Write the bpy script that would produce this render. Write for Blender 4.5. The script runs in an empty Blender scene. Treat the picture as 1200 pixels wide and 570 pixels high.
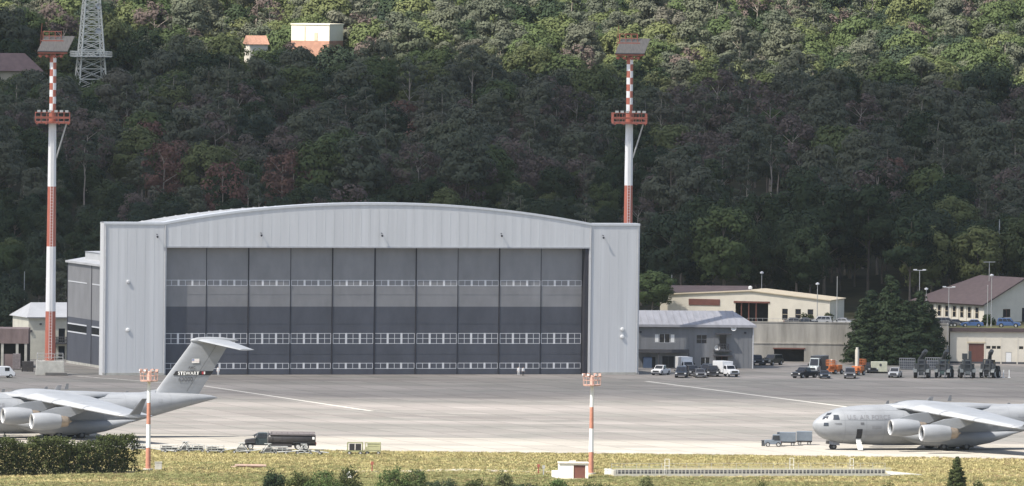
import bpy, math, random
import numpy as np
from mathutils import Vector, Matrix
random.seed(7)
sc = bpy.context.scene
COL = sc.collection
R = math.radians
# ------------------------------------------------------------------ camera
F, CH, YH = 14500.0, 96.0, -157.0          # focal length in photo pixels, camera height, horizon row
ROLL = R(0.65)
PITCH = math.atan((285 - YH) / F)
FWD = Vector((0, math.cos(PITCH), -math.sin(PITCH)))
UP0 = Vector((0, math.sin(PITCH), math.cos(PITCH)))
RT0 = Vector((1, 0, 0))
RT = RT0 * math.cos(ROLL) + UP0 * math.sin(ROLL)
UPV = -RT0 * math.sin(ROLL) + UP0 * math.cos(ROLL)
CAMP = Vector((0, 0, CH))
cam_d = bpy.data.cameras.new('camera'); cam = bpy.data.objects.new('camera', cam_d); COL.objects.link(cam)
cam_d.sensor_width = 36; cam_d.lens = 36 * F / 1200
cam_d.clip_start = 1; cam_d.clip_end = 30000
cam.matrix_world = Matrix(((RT.x, UPV.x, -FWD.x, 0), (RT.y, UPV.y, -FWD.y, 0), (RT.z, UPV.z, -FWD.z, CH), (0, 0, 0, 1)))
sc.camera = cam

def ray(px, py):
    return FWD + RT * ((px - 600) / F) + UPV * ((285 - py) / F)
def at(px, py, z=0.0):                      # point of the level plane z
    d = ray(px, py); t = (z - CH) / d.z
    return CAMP + d * t
def atY(px, py, Y):                         # point at distance Y
    d = ray(px, py); return CAMP + d * (Y / d.y)
def proj(p):
    d = Vector(p) - CAMP; w = d.dot(FWD)
    return 600 + F * d.dot(RT) / w, 285 - F * d.dot(UPV) / w

# ------------------------------------------------------------------ materials
MATS = {}
def mat(name, col, rough=0.7, var=0.12, scale=1.0, metal=0.0, stretch=(1, 1, 1), bump=0.0, spec=0.4, col2=None, rand=0.0):
    if name in MATS: return MATS[name]
    m = bpy.data.materials.new(name); m.use_nodes = True
    nt = m.node_tree; N = nt.nodes; L = nt.links
    b = N['Principled BSDF']; b.inputs['Roughness'].default_value = rough; b.inputs['Metallic'].default_value = metal
    b.inputs['Specular IOR Level'].default_value = spec
    tc = N.new('ShaderNodeTexCoord'); mp = N.new('ShaderNodeMapping'); mp.inputs['Scale'].default_value = stretch
    L.new(tc.outputs['Object'], mp.inputs['Vector'])
    nz = N.new('ShaderNodeTexNoise'); nz.inputs['Scale'].default_value = scale; nz.inputs['Detail'].default_value = 5
    nz.inputs['Roughness'].default_value = 0.6
    L.new(mp.outputs[0], nz.inputs['Vector'])
    rp = N.new('ShaderNodeValToRGB')
    c1 = [c * (1 - var) for c in col]; c2 = [min(1, c * (1 + var)) for c in (col2 or col)]
    rp.color_ramp.elements[0].position = 0.3; rp.color_ramp.elements[1].position = 0.7
    rp.color_ramp.elements[0].color = (*c1, 1); rp.color_ramp.elements[1].color = (*c2, 1)
    L.new(nz.outputs['Fac'], rp.inputs['Fac'])
    out = rp.outputs['Color']
    if rand:
        oi = N.new('ShaderNodeObjectInfo'); hs = N.new('ShaderNodeHueSaturation')
        mr = N.new('ShaderNodeMapRange'); mr.inputs['To Min'].default_value = 1 - rand; mr.inputs['To Max'].default_value = 1 + rand
        L.new(oi.outputs['Random'], mr.inputs['Value']); L.new(mr.outputs[0], hs.inputs['Value'])
        L.new(out, hs.inputs['Color']); out = hs.outputs[0]
    L.new(out, b.inputs['Base Color'])
    if bump:
        bp = N.new('ShaderNodeBump'); bp.inputs['Strength'].default_value = bump; bp.inputs['Distance'].default_value = 0.05
        L.new(nz.outputs['Fac'], bp.inputs['Height']); L.new(bp.outputs[0], b.inputs['Normal'])
    MATS[name] = m
    return m

def leaf_mat(name, ca, cb, cc, cd=None):
    """leaf colour: differs from tree to tree and patchily inside a crown"""
    m = bpy.data.materials.new(name); m.use_nodes = True
    nt = m.node_tree; N = nt.nodes; L = nt.links
    b = N['Principled BSDF']; b.inputs['Roughness'].default_value = 0.75; b.inputs['Specular IOR Level'].default_value = 0.2
    oi = N.new('ShaderNodeObjectInfo'); rp = N.new('ShaderNodeValToRGB')
    e = rp.color_ramp.elements; e[0].color = (*ca, 1); e[1].color = (*cc, 1)
    k = e.new(0.5); k.color = (*cb, 1)
    if cd: k = e.new(0.86); k.color = (*cd, 1)
    L.new(oi.outputs['Random'], rp.inputs['Fac'])
    tc = N.new('ShaderNodeTexCoord'); nz = N.new('ShaderNodeTexNoise'); nz.inputs['Scale'].default_value = 0.9; nz.inputs['Detail'].default_value = 4
    L.new(tc.outputs['Object'], nz.inputs['Vector'])
    mr = N.new('ShaderNodeMapRange'); mr.inputs['From Min'].default_value = 0.3; mr.inputs['From Max'].default_value = 0.7
    mr.inputs['To Min'].default_value = 0.76; mr.inputs['To Max'].default_value = 1.24
    L.new(nz.outputs['Fac'], mr.inputs['Value'])
    hs = N.new('ShaderNodeHueSaturation'); L.new(rp.outputs[0], hs.inputs['Color']); L.new(mr.outputs[0], hs.inputs['Value'])
    L.new(hs.outputs[0], b.inputs['Base Color'])
    tr = N.new('ShaderNodeBsdfTranslucent'); mxs = N.new('ShaderNodeMixShader'); mxs.inputs[0].default_value = 0 if 'grass' in name else .24      # light also comes through a leaf
    L.new(hs.outputs[0], tr.inputs['Color']); L.new(b.outputs[0], mxs.inputs[1]); L.new(tr.outputs[0], mxs.inputs[2]); L.new(mxs.outputs[0], N['Material Output'].inputs['Surface'])
    MATS[name] = m
    return m

# ------------------------------------------------------------------ mesh builder
class MB:
    def __init__(s): s.v = []; s.f = []; s.m = []; s.T = None
    def add(s, vs, fs, m=0):
        o = len(s.v)
        if s.T is not None: vs = [s.T @ Vector(p) for p in vs]
        s.v += [tuple(p) for p in vs]
        for f in fs: s.f.append([i + o for i in f]); s.m.append(m)
        return s
    def box(s, x0, x1, y0, y1, z0, z1, m=0):
        return s.add([(x0, y0, z0), (x1, y0, z0), (x1, y1, z0), (x0, y1, z0), (x0, y0, z1), (x1, y0, z1), (x1, y1, z1), (x0, y1, z1)],
              [(0, 3, 2, 1), (4, 5, 6, 7), (0, 1, 5, 4), (1, 2, 6, 5), (2, 3, 7, 6), (3, 0, 4, 7)], m)
    def frus(s, b, t, z0, z1, m=0):         # b, t: (x0, x1, y0, y1)
        return s.add([(b[0], b[2], z0), (b[1], b[2], z0), (b[1], b[3], z0), (b[0], b[3], z0), (t[0], t[2], z1), (t[1], t[2], z1), (t[1], t[3], z1), (t[0], t[3], z1)],
              [(0, 3, 2, 1), (4, 5, 6, 7), (0, 1, 5, 4), (1, 2, 6, 5), (2, 3, 7, 6), (3, 0, 4, 7)], m)
    def tube(s, p0, p1, r0, r1=None, n=8, m=0):
        p0 = Vector(p0); p1 = Vector(p1); r1 = r0 if r1 is None else r1
        d = (p1 - p0).normalized(); a = d.orthogonal().normalized(); b = d.cross(a)
        vs = []
        for p, r in ((p0, r0), (p1, r1)):
            for i in range(n):
                t = 2 * math.pi * i / n; vs.append(p + (a * math.cos(t) + b * math.sin(t)) * r)
        fs = [(i, (i + 1) % n, n + (i + 1) % n, n + i) for i in range(n)] + [tuple(range(n - 1, -1, -1)), tuple(range(n, 2 * n))]
        return s.add(vs, fs, m)
    def lathe(s, prof, o=(0, 0, 0), ax='z', n=20, m=0):  # prof: (along, radius) ; m may be a list per band
        vs = []
        for a, r in prof:
            for i in range(n):
                t = 2 * math.pi * i / n; c, q = math.cos(t) * r, math.sin(t) * r
                p = {'z': (c, q, a), 'x': (a, c, q), 'y': (c, a, q)}[ax]
                vs.append((p[0] + o[0], p[1] + o[1], p[2] + o[2]))
        for k in range(len(prof) - 1):
            pass
        off = len(s.v); s.add(vs, [], 0)
        for k in range(len(prof) - 1):
            mm = m[k] if isinstance(m, (list, tuple)) else m
            for i in range(n):
                j = (i + 1) % n
                s.f.append([off + k * n + i, off + k * n + j, off + (k + 1) * n + j, off + (k + 1) * n + i]); s.m.append(mm)
        return s
    def loft(s, secs, m=0, cap=True, closed=True):
        n = len(secs[0]); vs = [p for q in secs for p in q]; fs = []
        rg = n if closed else n - 1
        for k in range(len(secs) - 1):
            for i in range(rg):
                j = (i + 1) % n; fs.append((k * n + i, k * n + j, (k + 1) * n + j, (k + 1) * n + i))
        if cap and closed: fs += [tuple(range(n - 1, -1, -1)), tuple(range((len(secs) - 1) * n, len(secs) * n))]
        return s.add(vs, fs, m)
    def prism(s, poly, y0, y1, m=0):        # poly in (x, z), extruded along y
        return s.loft([[(x, y0, z) for x, z in poly], [(x, y1, z) for x, z in poly]], m)
    def prismx(s, poly, x0, x1, m=0):       # poly in (y, z), extruded along x
        return s.loft([[(x0, y, z) for y, z in poly], [(x1, y, z) for y, z in poly]], m)
    def quad(s, q, m=0): return s.add(q, [(0, 1, 2, 3)], m)
    def slab(s, q, t, m=0):                 # a quad given thickness t along its normal
        q = [Vector(p) for p in q]; n = (q[1] - q[0]).cross(q[3] - q[0]).normalized() * t
        return s.loft([[p - n for p in q], [p + n for p in q]], m)
    def build(s, name, mats, parent=None, loc=None, rz=0.0, smooth=None, bevel=0):
        me = bpy.data.meshes.new(name); me.from_pydata(s.v, [], s.f); me.validate()
        if not isinstance(mats, (list, tuple)): mats = [mats]
        for q in mats: me.materials.append(q)
        if len(me.polygons) == len(s.m): me.polygons.foreach_set('material_index', s.m)
        bm_fix(me)
        if smooth:
            me.polygons.foreach_set('use_smooth', [True] * len(me.polygons)); me.set_sharp_from_angle(angle=R(smooth))
        o = bpy.data.objects.new(name, me); COL.objects.link(o)
        if parent: o.parent = parent
        if loc is not None: o.location = loc
        if rz: o.rotation_euler.z = rz
        if bevel:
            b = o.modifiers.new('bevel', 'BEVEL'); b.width = bevel; b.segments = 2; b.limit_method = 'ANGLE'
        return o
import bmesh
def bm_fix(me):
    bm = bmesh.new(); bm.from_mesh(me); bmesh.ops.recalc_face_normals(bm, faces=bm.faces); bm.to_mesh(me); bm.free()

def tag(o, label=None, cat=None, group=None, kind=None):
    if label: o['label'] = label
    if cat: o['category'] = cat
    if group: o['group'] = group
    if kind: o['kind'] = kind
    return o
def empty(name, loc, rz=0.0, label=None, cat=None, group=None):
    o = bpy.data.objects.new(name, None); COL.objects.link(o); o.location = loc; o.rotation_euler.z = rz
    o.empty_display_size = 0.5
    return tag(o, label, cat, group)
def kids(o): return [c for c in bpy.data.objects if c.parent == o]
def copy_tree(o, parent=None, ch=None):
    c = o.copy(); COL.objects.link(c)
    if parent: c.parent = parent
    for k in kids(o): copy_tree(k, c)
    return c

# ------------------------------------------------------------------ colours
m_clad = mat('pale_cladding', (0.58, 0.588, 0.595), 0.55, 0.085, 0.9, stretch=(1, 1, 0.03), bump=0)
m_roofm = mat('roof_sheet', (0.45, 0.455, 0.46), 0.6, 0.10, 0.3)
m_dl = mat('door_light_grey', (0.225, 0.225, 0.232), 0.6, 0.12, 0.35, stretch=(1, 1, .5))
m_dd = mat('door_dark_grey', (0.075, 0.08, 0.098), 0.6, 0.15, 0.35, stretch=(1, 1, .5))
m_seam = mat('door_seam', (0.035, 0.035, 0.045), 0.7)
m_frame = mat('window_frame_white', (0.60, 0.61, 0.63), 0.5, 0.08, 3)
m_glass = mat('dark_glass', (0.02, 0.022, 0.028), 0.12, 0.3, 0.4, spec=0.5)
m_conc = mat('mast_concrete', (0.42, 0.41, 0.37), 0.85, 0.2, 0.8, bump=.2)
m_white = mat('mast_white', (0.72, 0.72, 0.72), 0.5, 0.08, 1.0, stretch=(1, 1, .2))
m_red = mat('mast_red', (0.40, 0.125, 0.085), 0.5, 0.14, 1.0, stretch=(1, 1, .2))
m_redd = mat('mast_rust_red', (0.27, 0.085, 0.06), 0.6, 0.2, 1.5)
m_orange = mat('faded_orange', (0.42, 0.19, 0.135), 0.6, 0.15, 1.5)
m_panel = mat('lamp_panel_grey', (0.105, 0.10, 0.097), 0.7, 0.25, 1.2, stretch=(4, 1, 1))
m_galv = mat('galvanised', (0.42, 0.42, 0.41), 0.5, 0.15, 2.0, metal=.3)
m_cream = mat('cream_render', (0.68, 0.63, 0.53), 0.85, 0.07, 0.5)
m_creamd = mat('cream_trim', (0.55, 0.47, 0.34), 0.85, 0.1, 0.6)
m_brown = mat('brown_roof', (0.088, 0.064, 0.064), 0.8, 0.18, 0.7, stretch=(1, 1, 3))
m_maroon = mat('maroon_metal', (0.16, 0.065, 0.05), 0.6, 0.12, 1.0)
m_grey = mat('annex_grey', (0.20, 0.205, 0.215), 0.6, 0.12, 1.0, stretch=(1, 1, .06))
m_greyd = mat('annex_trim', (0.07, 0.07, 0.078), 0.7)
m_black = mat('black_rubber', (0.018, 0.018, 0.02), 0.8, 0.2, 3)
m_dark = mat('dark_interior', (0.022, 0.022, 0.025), 0.9, 0.3, 1)
m_steel = mat('bare_steel', (0.30, 0.30, 0.31), 0.4, 0.2, 2, metal=.5)
m_wpaint = mat('white_paint', (0.78, 0.78, 0.76), 0.35, 0.05, 1.5)
m_retw = mat('stained_concrete', (0.34, 0.32, 0.28), 0.9, 0.33, 0.35, stretch=(1.5, 1, .25), bump=.3)
m_bark = mat('bark', (0.16, 0.13, 0.105), 0.9, 0.3, 2, stretch=(1, 1, .3), rand=.4)
m_barkp = mat('pale_bark', (0.34, 0.29, 0.24), 0.9, 0.25, 2, stretch=(1, 1, .3))
# ------------------------------------------------------------------ light
SUN_EL, SUN_AZ = R(54), R(233)               # azimuth clockwise from +Y (away from the camera)
SDIR = Vector((math.sin(SUN_AZ) * math.cos(SUN_EL), math.cos(SUN_AZ) * math.cos(SUN_EL), math.sin(SUN_EL)))
w = bpy.data.worlds.new('World'); sc.world = w; w.use_nodes = True
bg = w.node_tree.nodes['Background']; sky = w.node_tree.nodes.new('ShaderNodeTexSky')
sky.sky_type = 'NISHITA'; sky.sun_disc = False; sky.sun_elevation = SUN_EL; sky.sun_rotation = SUN_AZ
sky.altitude = 300; sky.air_density = 1.0; sky.dust_density = 2.0; sky.ozone_density = 1.0
# broken white cloud over the blue
WN, WL = w.node_tree.nodes, w.node_tree.links
wtc = WN.new('ShaderNodeTexCoord'); wmp = WN.new('ShaderNodeMapping'); wmp.inputs['Scale'].default_value = (1, 1, 2.6); WL.new(wtc.outputs['Generated'], wmp.inputs[0])
wnz = WN.new('ShaderNodeTexNoise'); wnz.inputs['Scale'].default_value = 2.4; wnz.inputs['Detail'].default_value = 8; WL.new(wmp.outputs[0], wnz.inputs['Vector'])
wrp = WN.new('ShaderNodeValToRGB'); wrp.color_ramp.elements[0].position = .50; wrp.color_ramp.elements[1].position = .76; WL.new(wnz.outputs['Fac'], wrp.inputs[0])
wmx = WN.new('ShaderNodeMix'); wmx.data_type = 'RGBA'; WL.new(wrp.outputs[0], wmx.inputs['Factor']); WL.new(sky.outputs[0], wmx.inputs['A']); wmx.inputs['B'].default_value = (6.2, 6.1, 6.0, 1)
WL.new(wmx.outputs['Result'], bg.inputs[0]); bg.inputs[1].default_value = 0.092
sl = bpy.data.lights.new('sun', 'SUN'); so = bpy.data.objects.new('sun', sl); COL.objects.link(so)
sl.energy = 5.0; sl.angle = R(0.5); sl.color = (1.0, 0.94, 0.85)
so.rotation_euler = SDIR.to_track_quat('Z', 'Y').to_euler(); so.location = (-200, 1800, 300)
sc.view_settings.view_transform = 'Standard'; sc.view_settings.look = 'None'
sc.view_settings.exposure = 1.02; sc.view_settings.gamma = 1
sc.render.engine = 'CYCLES'
sc.cycles.max_bounces = 5; sc.cycles.diffuse_bounces = 3; sc.cycles.glossy_bounces = 2; sc.cycles.transmission_bounces = 2
sc.cycles.volume_bounces = 1; sc.cycles.transparent_max_bounces = 12
sc.cycles.use_denoising = True
# ------------------------------------------------------------------ terrain
STEP_Y, TERR = 2414.0, 6.8
HP = [(2420, 0), (2470, 6.6), (2550, 12), (2700, 21), (3000, 37), (3300, 53), (3700, 70), (4500, 104), (6500, 112)]
def lerp_pts(P, x):
    if x <= P[0][0]: return P[0][1]
    for a, b in zip(P, P[1:]):
        if x <= b[0]: return a[1] + (b[1] - a[1]) * (x - a[0]) / (b[0] - a[0])
    return P[-1][1]
def hgt(x, y):
    h = lerp_pts(HP, y)
    if y > 2480: h += min(1, (y - 2480) / 200) * (1.6 * math.sin(x / 47 + y / 90) + 1.2 * math.sin(x / 23 - y / 61))
    if y > STEP_Y and x > 20: h = max(h, TERR * min(1, (x - 20) / 20))
    return h
def terrain():
    xs = sorted(set(list(range(-1600, 1601, 100)) + list(range(-220, 241, 12)) + [20, 40]))
    ys = sorted(set(list(range(-400, 2400, 200)) + [2400, STEP_Y - .05, STEP_Y + .05, 2420] + list(range(2430, 3500, 18)) + list(range(3500, 6600, 150))))
    vs = [(x, y, hgt(x, y) - (0.006 if y < STEP_Y else 0)) for y in ys for x in xs]
    nx = len(xs)
    fs = [(j * nx + i, j * nx + i + 1, (j + 1) * nx + i + 1, (j + 1) * nx + i) for j in range(len(ys) - 1) for i in range(nx - 1)]
    m = bpy.data.materials.new('ground'); m.use_nodes = True
    N = m.node_tree.nodes; L = m.node_tree.links; b = N['Principled BSDF']; b.inputs['Roughness'].default_value = .95; b.inputs['Specular IOR Level'].default_value = .1
    tc = N.new('ShaderNodeTexCoord')
    def noise(sx, sy, det=6):
        mp = N.new('ShaderNodeMapping'); mp.inputs['Scale'].default_value = (sx, sy, 1); L.new(tc.outputs['Object'], mp.inputs[0])
        n = N.new('ShaderNodeTexNoise'); n.inputs['Scale'].default_value = 1; n.inputs['Detail'].default_value = det; n.inputs['Roughness'].default_value = .65
        L.new(mp.outputs[0], n.inputs['Vector']); return n.outputs['Fac']
    def ramp(f, stops):
        r = N.new('ShaderNodeValToRGB'); e = r.color_ramp.elements
        e[0].position, e[0].color = stops[0][0], (*stops[0][1], 1); e[1].position, e[1].color = stops[-1][0], (*stops[-1][1], 1)
        for p, c in stops[1:-1]: k = e.new(p); k.color = (*c, 1)
        L.new(f, r.inputs[0]); return r.outputs[0]
    g = ramp(noise(.05, .10), [(.34, (.13, .135, .06)), (.46, (.20, .19, .09)), (.56, (.26, .225, .125)), (.68, (.32, .28, .18))])
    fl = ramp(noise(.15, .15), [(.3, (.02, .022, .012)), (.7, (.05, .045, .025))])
    sp = N.new('ShaderNodeSeparateXYZ'); L.new(tc.outputs['Object'], sp.inputs[0])
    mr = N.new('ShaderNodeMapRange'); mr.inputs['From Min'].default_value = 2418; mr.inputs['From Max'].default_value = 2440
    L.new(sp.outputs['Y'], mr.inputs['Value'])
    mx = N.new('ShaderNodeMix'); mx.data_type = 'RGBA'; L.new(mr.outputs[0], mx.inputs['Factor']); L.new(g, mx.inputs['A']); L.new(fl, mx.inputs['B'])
    L.new(mx.outputs['Result'], b.inputs['Base Color'])
    me = bpy.data.meshes.new('ground'); me.from_pydata(vs, [], fs); me.materials.append(m)
    o = bpy.data.objects.new('ground', me); COL.objects.link(o); tag(o, kind='structure')
terrain()

def pavement(name, x0, x1, y0, y1, z, base, stops, slab, joint, sy, yedge=0):
    m = bpy.data.materials.new(name); m.use_nodes = True
    N = m.node_tree.nodes; L = m.node_tree.links; b = N['Principled BSDF']; b.inputs['Roughness'].default_value = .9; b.inputs['Specular IOR Level'].default_value = .15
    tc = N.new('ShaderNodeTexCoord')
    rot = N.new('ShaderNodeMapping'); rot.inputs['Rotation'].default_value = (0, 0, R(-2)); L.new(tc.outputs['Object'], rot.inputs[0])
    def noise(sx, sy, det=6, rough=.6):
        mp = N.new('ShaderNodeMapping'); mp.inputs['Scale'].default_value = (sx, sy, 1); L.new(rot.outputs[0], mp.inputs[0])
        n = N.new('ShaderNodeTexNoise'); n.inputs['Scale'].default_value = 1; n.inputs['Detail'].default_value = det; n.inputs['Roughness'].default_value = rough
        L.new(mp.outputs[0], n.inputs['Vector']); return n.outputs['Fac']
    def math_(op, a, c):
        q = N.new('ShaderNodeMath'); q.operation = op
        for i, t in enumerate((a, c)):
            if isinstance(t, (int, float)): q.inputs[i].default_value = t
            else: L.new(t, q.inputs[i])
        return q.outputs[0]
    f = math_('ADD', math_('MULTIPLY', noise(.003, sy, 4), .62), math_('MULTIPLY', noise(.02, .035, 6, .7), .38))
    r = N.new('ShaderNodeValToRGB'); e = r.color_ramp.elements
    e[0].position, e[0].color = stops[0][0], (*stops[0][1], 1); e[1].position, e[1].color = stops[-1][0], (*stops[-1][1], 1)
    for p, c in stops[1:-1]: k = e.new(p); k.color = (*c, 1)
    L.new(f, r.inputs[0])
    br = N.new('ShaderNodeTexBrick'); br.inputs['Scale'].default_value = 1; br.offset = 0
    br.inputs['Brick Width'].default_value = slab; br.inputs['Row Height'].default_value = slab; br.inputs['Mortar Size'].default_value = joint
    br.inputs['Color1'].default_value = (.88, .88, .88, 1); br.inputs['Color2'].default_value = (1.06, 1.06, 1.06, 1); br.inputs['Mortar'].default_value = (.42, .42, .42, 1)
    rr = N.new('ShaderNodeMapping'); rr.inputs['Rotation'].default_value = (0, 0, R(-17)); L.new(tc.outputs['Object'], rr.inputs[0]); L.new(rr.outputs[0], br.inputs['Vector'])
    mx = N.new('ShaderNodeMix'); mx.data_type = 'RGBA'; mx.blend_type = 'MULTIPLY'; mx.inputs['Factor'].default_value = 1
    L.new(r.outputs[0], mx.inputs['A']); L.new(br.outputs[0], mx.inputs['B'])
    # oil drips and tyre scrubs
    d = N.new('ShaderNodeValToRGB'); d.color_ramp.elements[0].position = .62; d.color_ramp.elements[1].position = .74
    d.color_ramp.elements[0].color = (1, 1, 1, 1); d.color_ramp.elements[1].color = (.72, .72, .72, 1)
    L.new(noise(.05, .3, 5, .7), d.inputs[0])
    m2 = N.new('ShaderNodeMix'); m2.data_type = 'RGBA'; m2.blend_type = 'MULTIPLY'; m2.inputs['Factor'].default_value = 1
    L.new(mx.outputs['Result'], m2.inputs['A']); L.new(d.outputs[0], m2.inputs['B'])
    L.new(m2.outputs['Result'], b.inputs['Base Color'])
    mb = MB()
    n = 160; rnd = random.Random(3)
    near = [(x0 + (x1 - x0) * i / n, y0 + (rnd.uniform(-yedge, yedge) if yedge else 0), z) for i in range(n + 1)]
    far = [(x0 + (x1 - x0) * i / n, y1, z) for i in range(n + 1)]
    mb.add(near + far, [(i, i + 1, n + 2 + i, n + 1 + i) for i in range(n)])
    o = mb.build(name, m); tag(o, kind='structure'); return o
Y_GR, Y_TX = at(600, 531).y, at(600, 514).y
pavement('apron', -900, 900, Y_TX, STEP_Y - .2, 0.004, None, [(.38, (.168, .156, .145)), (.46, (.226, .209, .193)), (.495, (.184, .179, .163)), (.54, (.237, .220, .203)), (.62, (.272, .250, .232))], 7.5, .10, .028)
pavement('taxiway', -900, 900, Y_GR, Y_TX, 0.002, None, [(.36, (.27, .252, .222)), (.5, (.335, .312, .275)), (.62, (.385, .36, .315))], 7.5, .09, .05, yedge=.7)
# faded lines painted on the apron
m_line = mat('line_paint', (.50, .48, .43), .8, .3, .8)
def strip(name, a, b, w, z, m):
    a = at(*a); b = at(*b); d = (b - a).normalized(); n = Vector((-d.y, d.x, 0)) * w / 2
    mb = MB(); k = 24
    vs = []
    for i in range(k + 1):
        p = a + (b - a) * i / k; vs += [(p + n)[:2] + (z,), (p - n)[:2] + (z,)]
    mb.add(vs, [(2 * i, 2 * i + 1, 2 * i + 3, 2 * i + 2) for i in range(k)])
    return tag(mb.build(name, m), kind='structure')
strip('apron_marking', (236, 452), (436, 482), .8, .010, m_line)
strip('apron_marking', (757, 447), (1000, 478), 1.0, .010, m_line)
strip('apron_marking', (1000, 478), (1200, 501), .8, .010, m_line)
strip('apron_marking', (90, 441), (236, 452), .7, .010, m_line)

m_tyre = mat('tyre_rubber_marks', (.125, .12, .113), .9, .2, .4)
for a_, b_, w_ in (((318, 459), (470, 470), .5), ((470, 470), (640, 474), .5), ((420, 481), (498, 489), .7), ((498, 489), (760, 492), .45), ((640, 452), (905, 462), .5), ((700, 470), (900, 466), .35), ((560, 500), (880, 503), .4), ((330, 497), (560, 500), .4)):
    strip('tyre_mark', a_, b_, w_, .008, m_tyre)
# trodden sandy path in the grass
def path():
    mb = MB(); r_ = random.Random(9); k = 60; vs = []
    for i in range(k + 1):
        px = 395 + (648 - 395) * i / k; a = at(px, 552 + 1.5 * math.sin(i / 7)); wd = 2.6 + r_.uniform(-.9, .9)
        vs += [(a.x, a.y + wd, .008), (a.x, a.y - wd, .008)]
    mb.add(vs, [(2 * i, 2 * i + 1, 2 * i + 3, 2 * i + 2) for i in range(k)])
    tag(mb.build('path', mat('sandy_path', (.40, .36, .29), .95, .3, .5, stretch=(.3, 1, 1))), kind='structure')
path()
# ------------------------------------------------------------------ unseen clouds (shade the lower forest; a thin one added to dim the hangar)
def cloud(name, y_near, y_far, clear):
    ALT = 4000.0; rnd = random.Random(5)
    xs = list(range(-620, 780, 14)); n = 26; top, bot = [], []
    ph = [rnd.uniform(0, 6.28) for _ in range(6)]
    for x in xs:
        ya, yb = y_near(x), y_far(x)
        for j in range(n + 1):
            u = j / n; y = ya + (yb - ya) * u
            p = Vector((x, y, hgt(x, y) + 10)); c = p + SDIR * ((ALT - p.z) / SDIR.z)
            e = min(1, min(u, 1 - u) * 6) ** .5
            k = math.sin(x / 31 + ph[0]) * math.sin(y / 43 + ph[1]) + .5 * math.sin(x / 13 + ph[2] + y / 17)
            top.append((c.x, c.y, c.z + e * (16 + 9 * k))); bot.append((c.x, c.y, c.z - 2 - e * (5 + 2 * k)))
    m = n + 1; N_ = len(top); fs = []
    for i in range(len(xs) - 1):
        for j in range(n):
            q = (i * m + j, (i + 1) * m + j, (i + 1) * m + j + 1, i * m + j + 1); fs.append(q); fs.append(tuple(N_ + v for v in reversed(q)))
        for j in (0, n): fs.append((i * m + j, (i + 1) * m + j, N_ + (i + 1) * m + j, N_ + i * m + j))
    for i in (0, len(xs) - 1):
        for j in range(n): fs.append((i * m + j, i * m + j + 1, N_ + i * m + j + 1, N_ + i * m + j))
    mb = MB(); mb.add(top + bot, fs)
    mt = bpy.data.materials.new(name); mt.use_nodes = True; NN = mt.node_tree.nodes; LL = mt.node_tree.links
    df = NN['Principled BSDF']; df.inputs['Base Color'].default_value = (.85, .85, .87, 1); df.inputs['Roughness'].default_value = 1; df.inputs['Alpha'].default_value = 1 - clear
    o = mb.build(name, mt, smooth=180); tag(o, kind='structure')
BX = [(-600, 3060), (-100, 3040), (-84, 3015), (-64, 2975), (-38, 2925), (0, 2895), (122, 2850), (700, 2830)]
def wob(x): return 9 * math.sin(x / 37.0) + 5 * math.sin(x / 14.0 + 1)
def mid(x): return 2420 + 50 * min(1, max(0, (x - 10) / 40)) + wob(x)
cloud('cloud', mid, lambda x: lerp_pts(BX, x) + wob(x + 300), 0.0)
cloud('added_veil_cloud', lambda x: 2222 + wob(x), lambda x: mid(x) + 2, 0.62)  # added veil out of view, part transparent, to soften sun on the hangar

# ------------------------------------------------------------------ air
def haze():
    mb = MB(); mb.box(-1700, 1700, -450, 6650, -1.2, 150)
    m = bpy.data.materials.new('haze'); m.use_nodes = True; N = m.node_tree.nodes
    N.remove(N['Principled BSDF'])
    v = N.new('ShaderNodeVolumePrincipled'); v.inputs['Color'].default_value = (.74, .85, 1.0, 1); v.inputs['Density'].default_value = HAZE
    v.inputs['Anisotropy'].default_value = 0.2
    m.node_tree.links.new(v.outputs[0], N['Material Output'].inputs['Volume'])
    o = mb.build('haze', m); tag(o, kind='stuff')
HAZE = 0.8e-5
haze()
# ------------------------------------------------------------------ hangar
TH = R(17)
HO = at(120, 440)
def H2W(x, y, z=0):
    return Vector((HO.x + x * math.cos(TH) - y * math.sin(TH), HO.y + x * math.sin(TH) + y * math.cos(TH), z))
HW = 105.0; DX0, DX1, DZ = 12.2, 95.0, 23.9
def parapet(x):
    if x < 11.6 or x > 95.6: return 28.5
    t = (x - 53.6) / 42.0; return 28.5 + 3.8 * (1 - abs(t) ** 2.1)
def window_band(mb, x0, x1, z0, z1, y, n, rows, cols=2, post=.85, fr=.12):
    """n windows between x0 and x1 with dark panes standing 2 cm behind their white frame"""
    w = (x1 - x0) / n
    out = []
    for i in range(n):
        a, b = x0 + w * i + post / 2, x0 + w * (i + 1) - post / 2
        q = MB(); q.box(a, b, y + .03, y + .08, z0, z1, 1)
        for r in range(rows + 1):
            zz = z0 + (z1 - z0) * r / rows; q.box(a - .02, b + .02, y - .02, y + .05, zz - fr / 2, zz + fr / 2, 0)
        for c in range(cols + 1):
            xx = a + (b - a) * c / cols; q.box(xx - fr / 2, xx + fr / 2, y - .024, y + .05, z0, z1, 0)
        out.append(q)
    return out
m_post = mat('post_white', (.66, .66, .67), .5)
m_pipe = mat('downpipe_grey', (.46, .465, .475), .5, .08)
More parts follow.
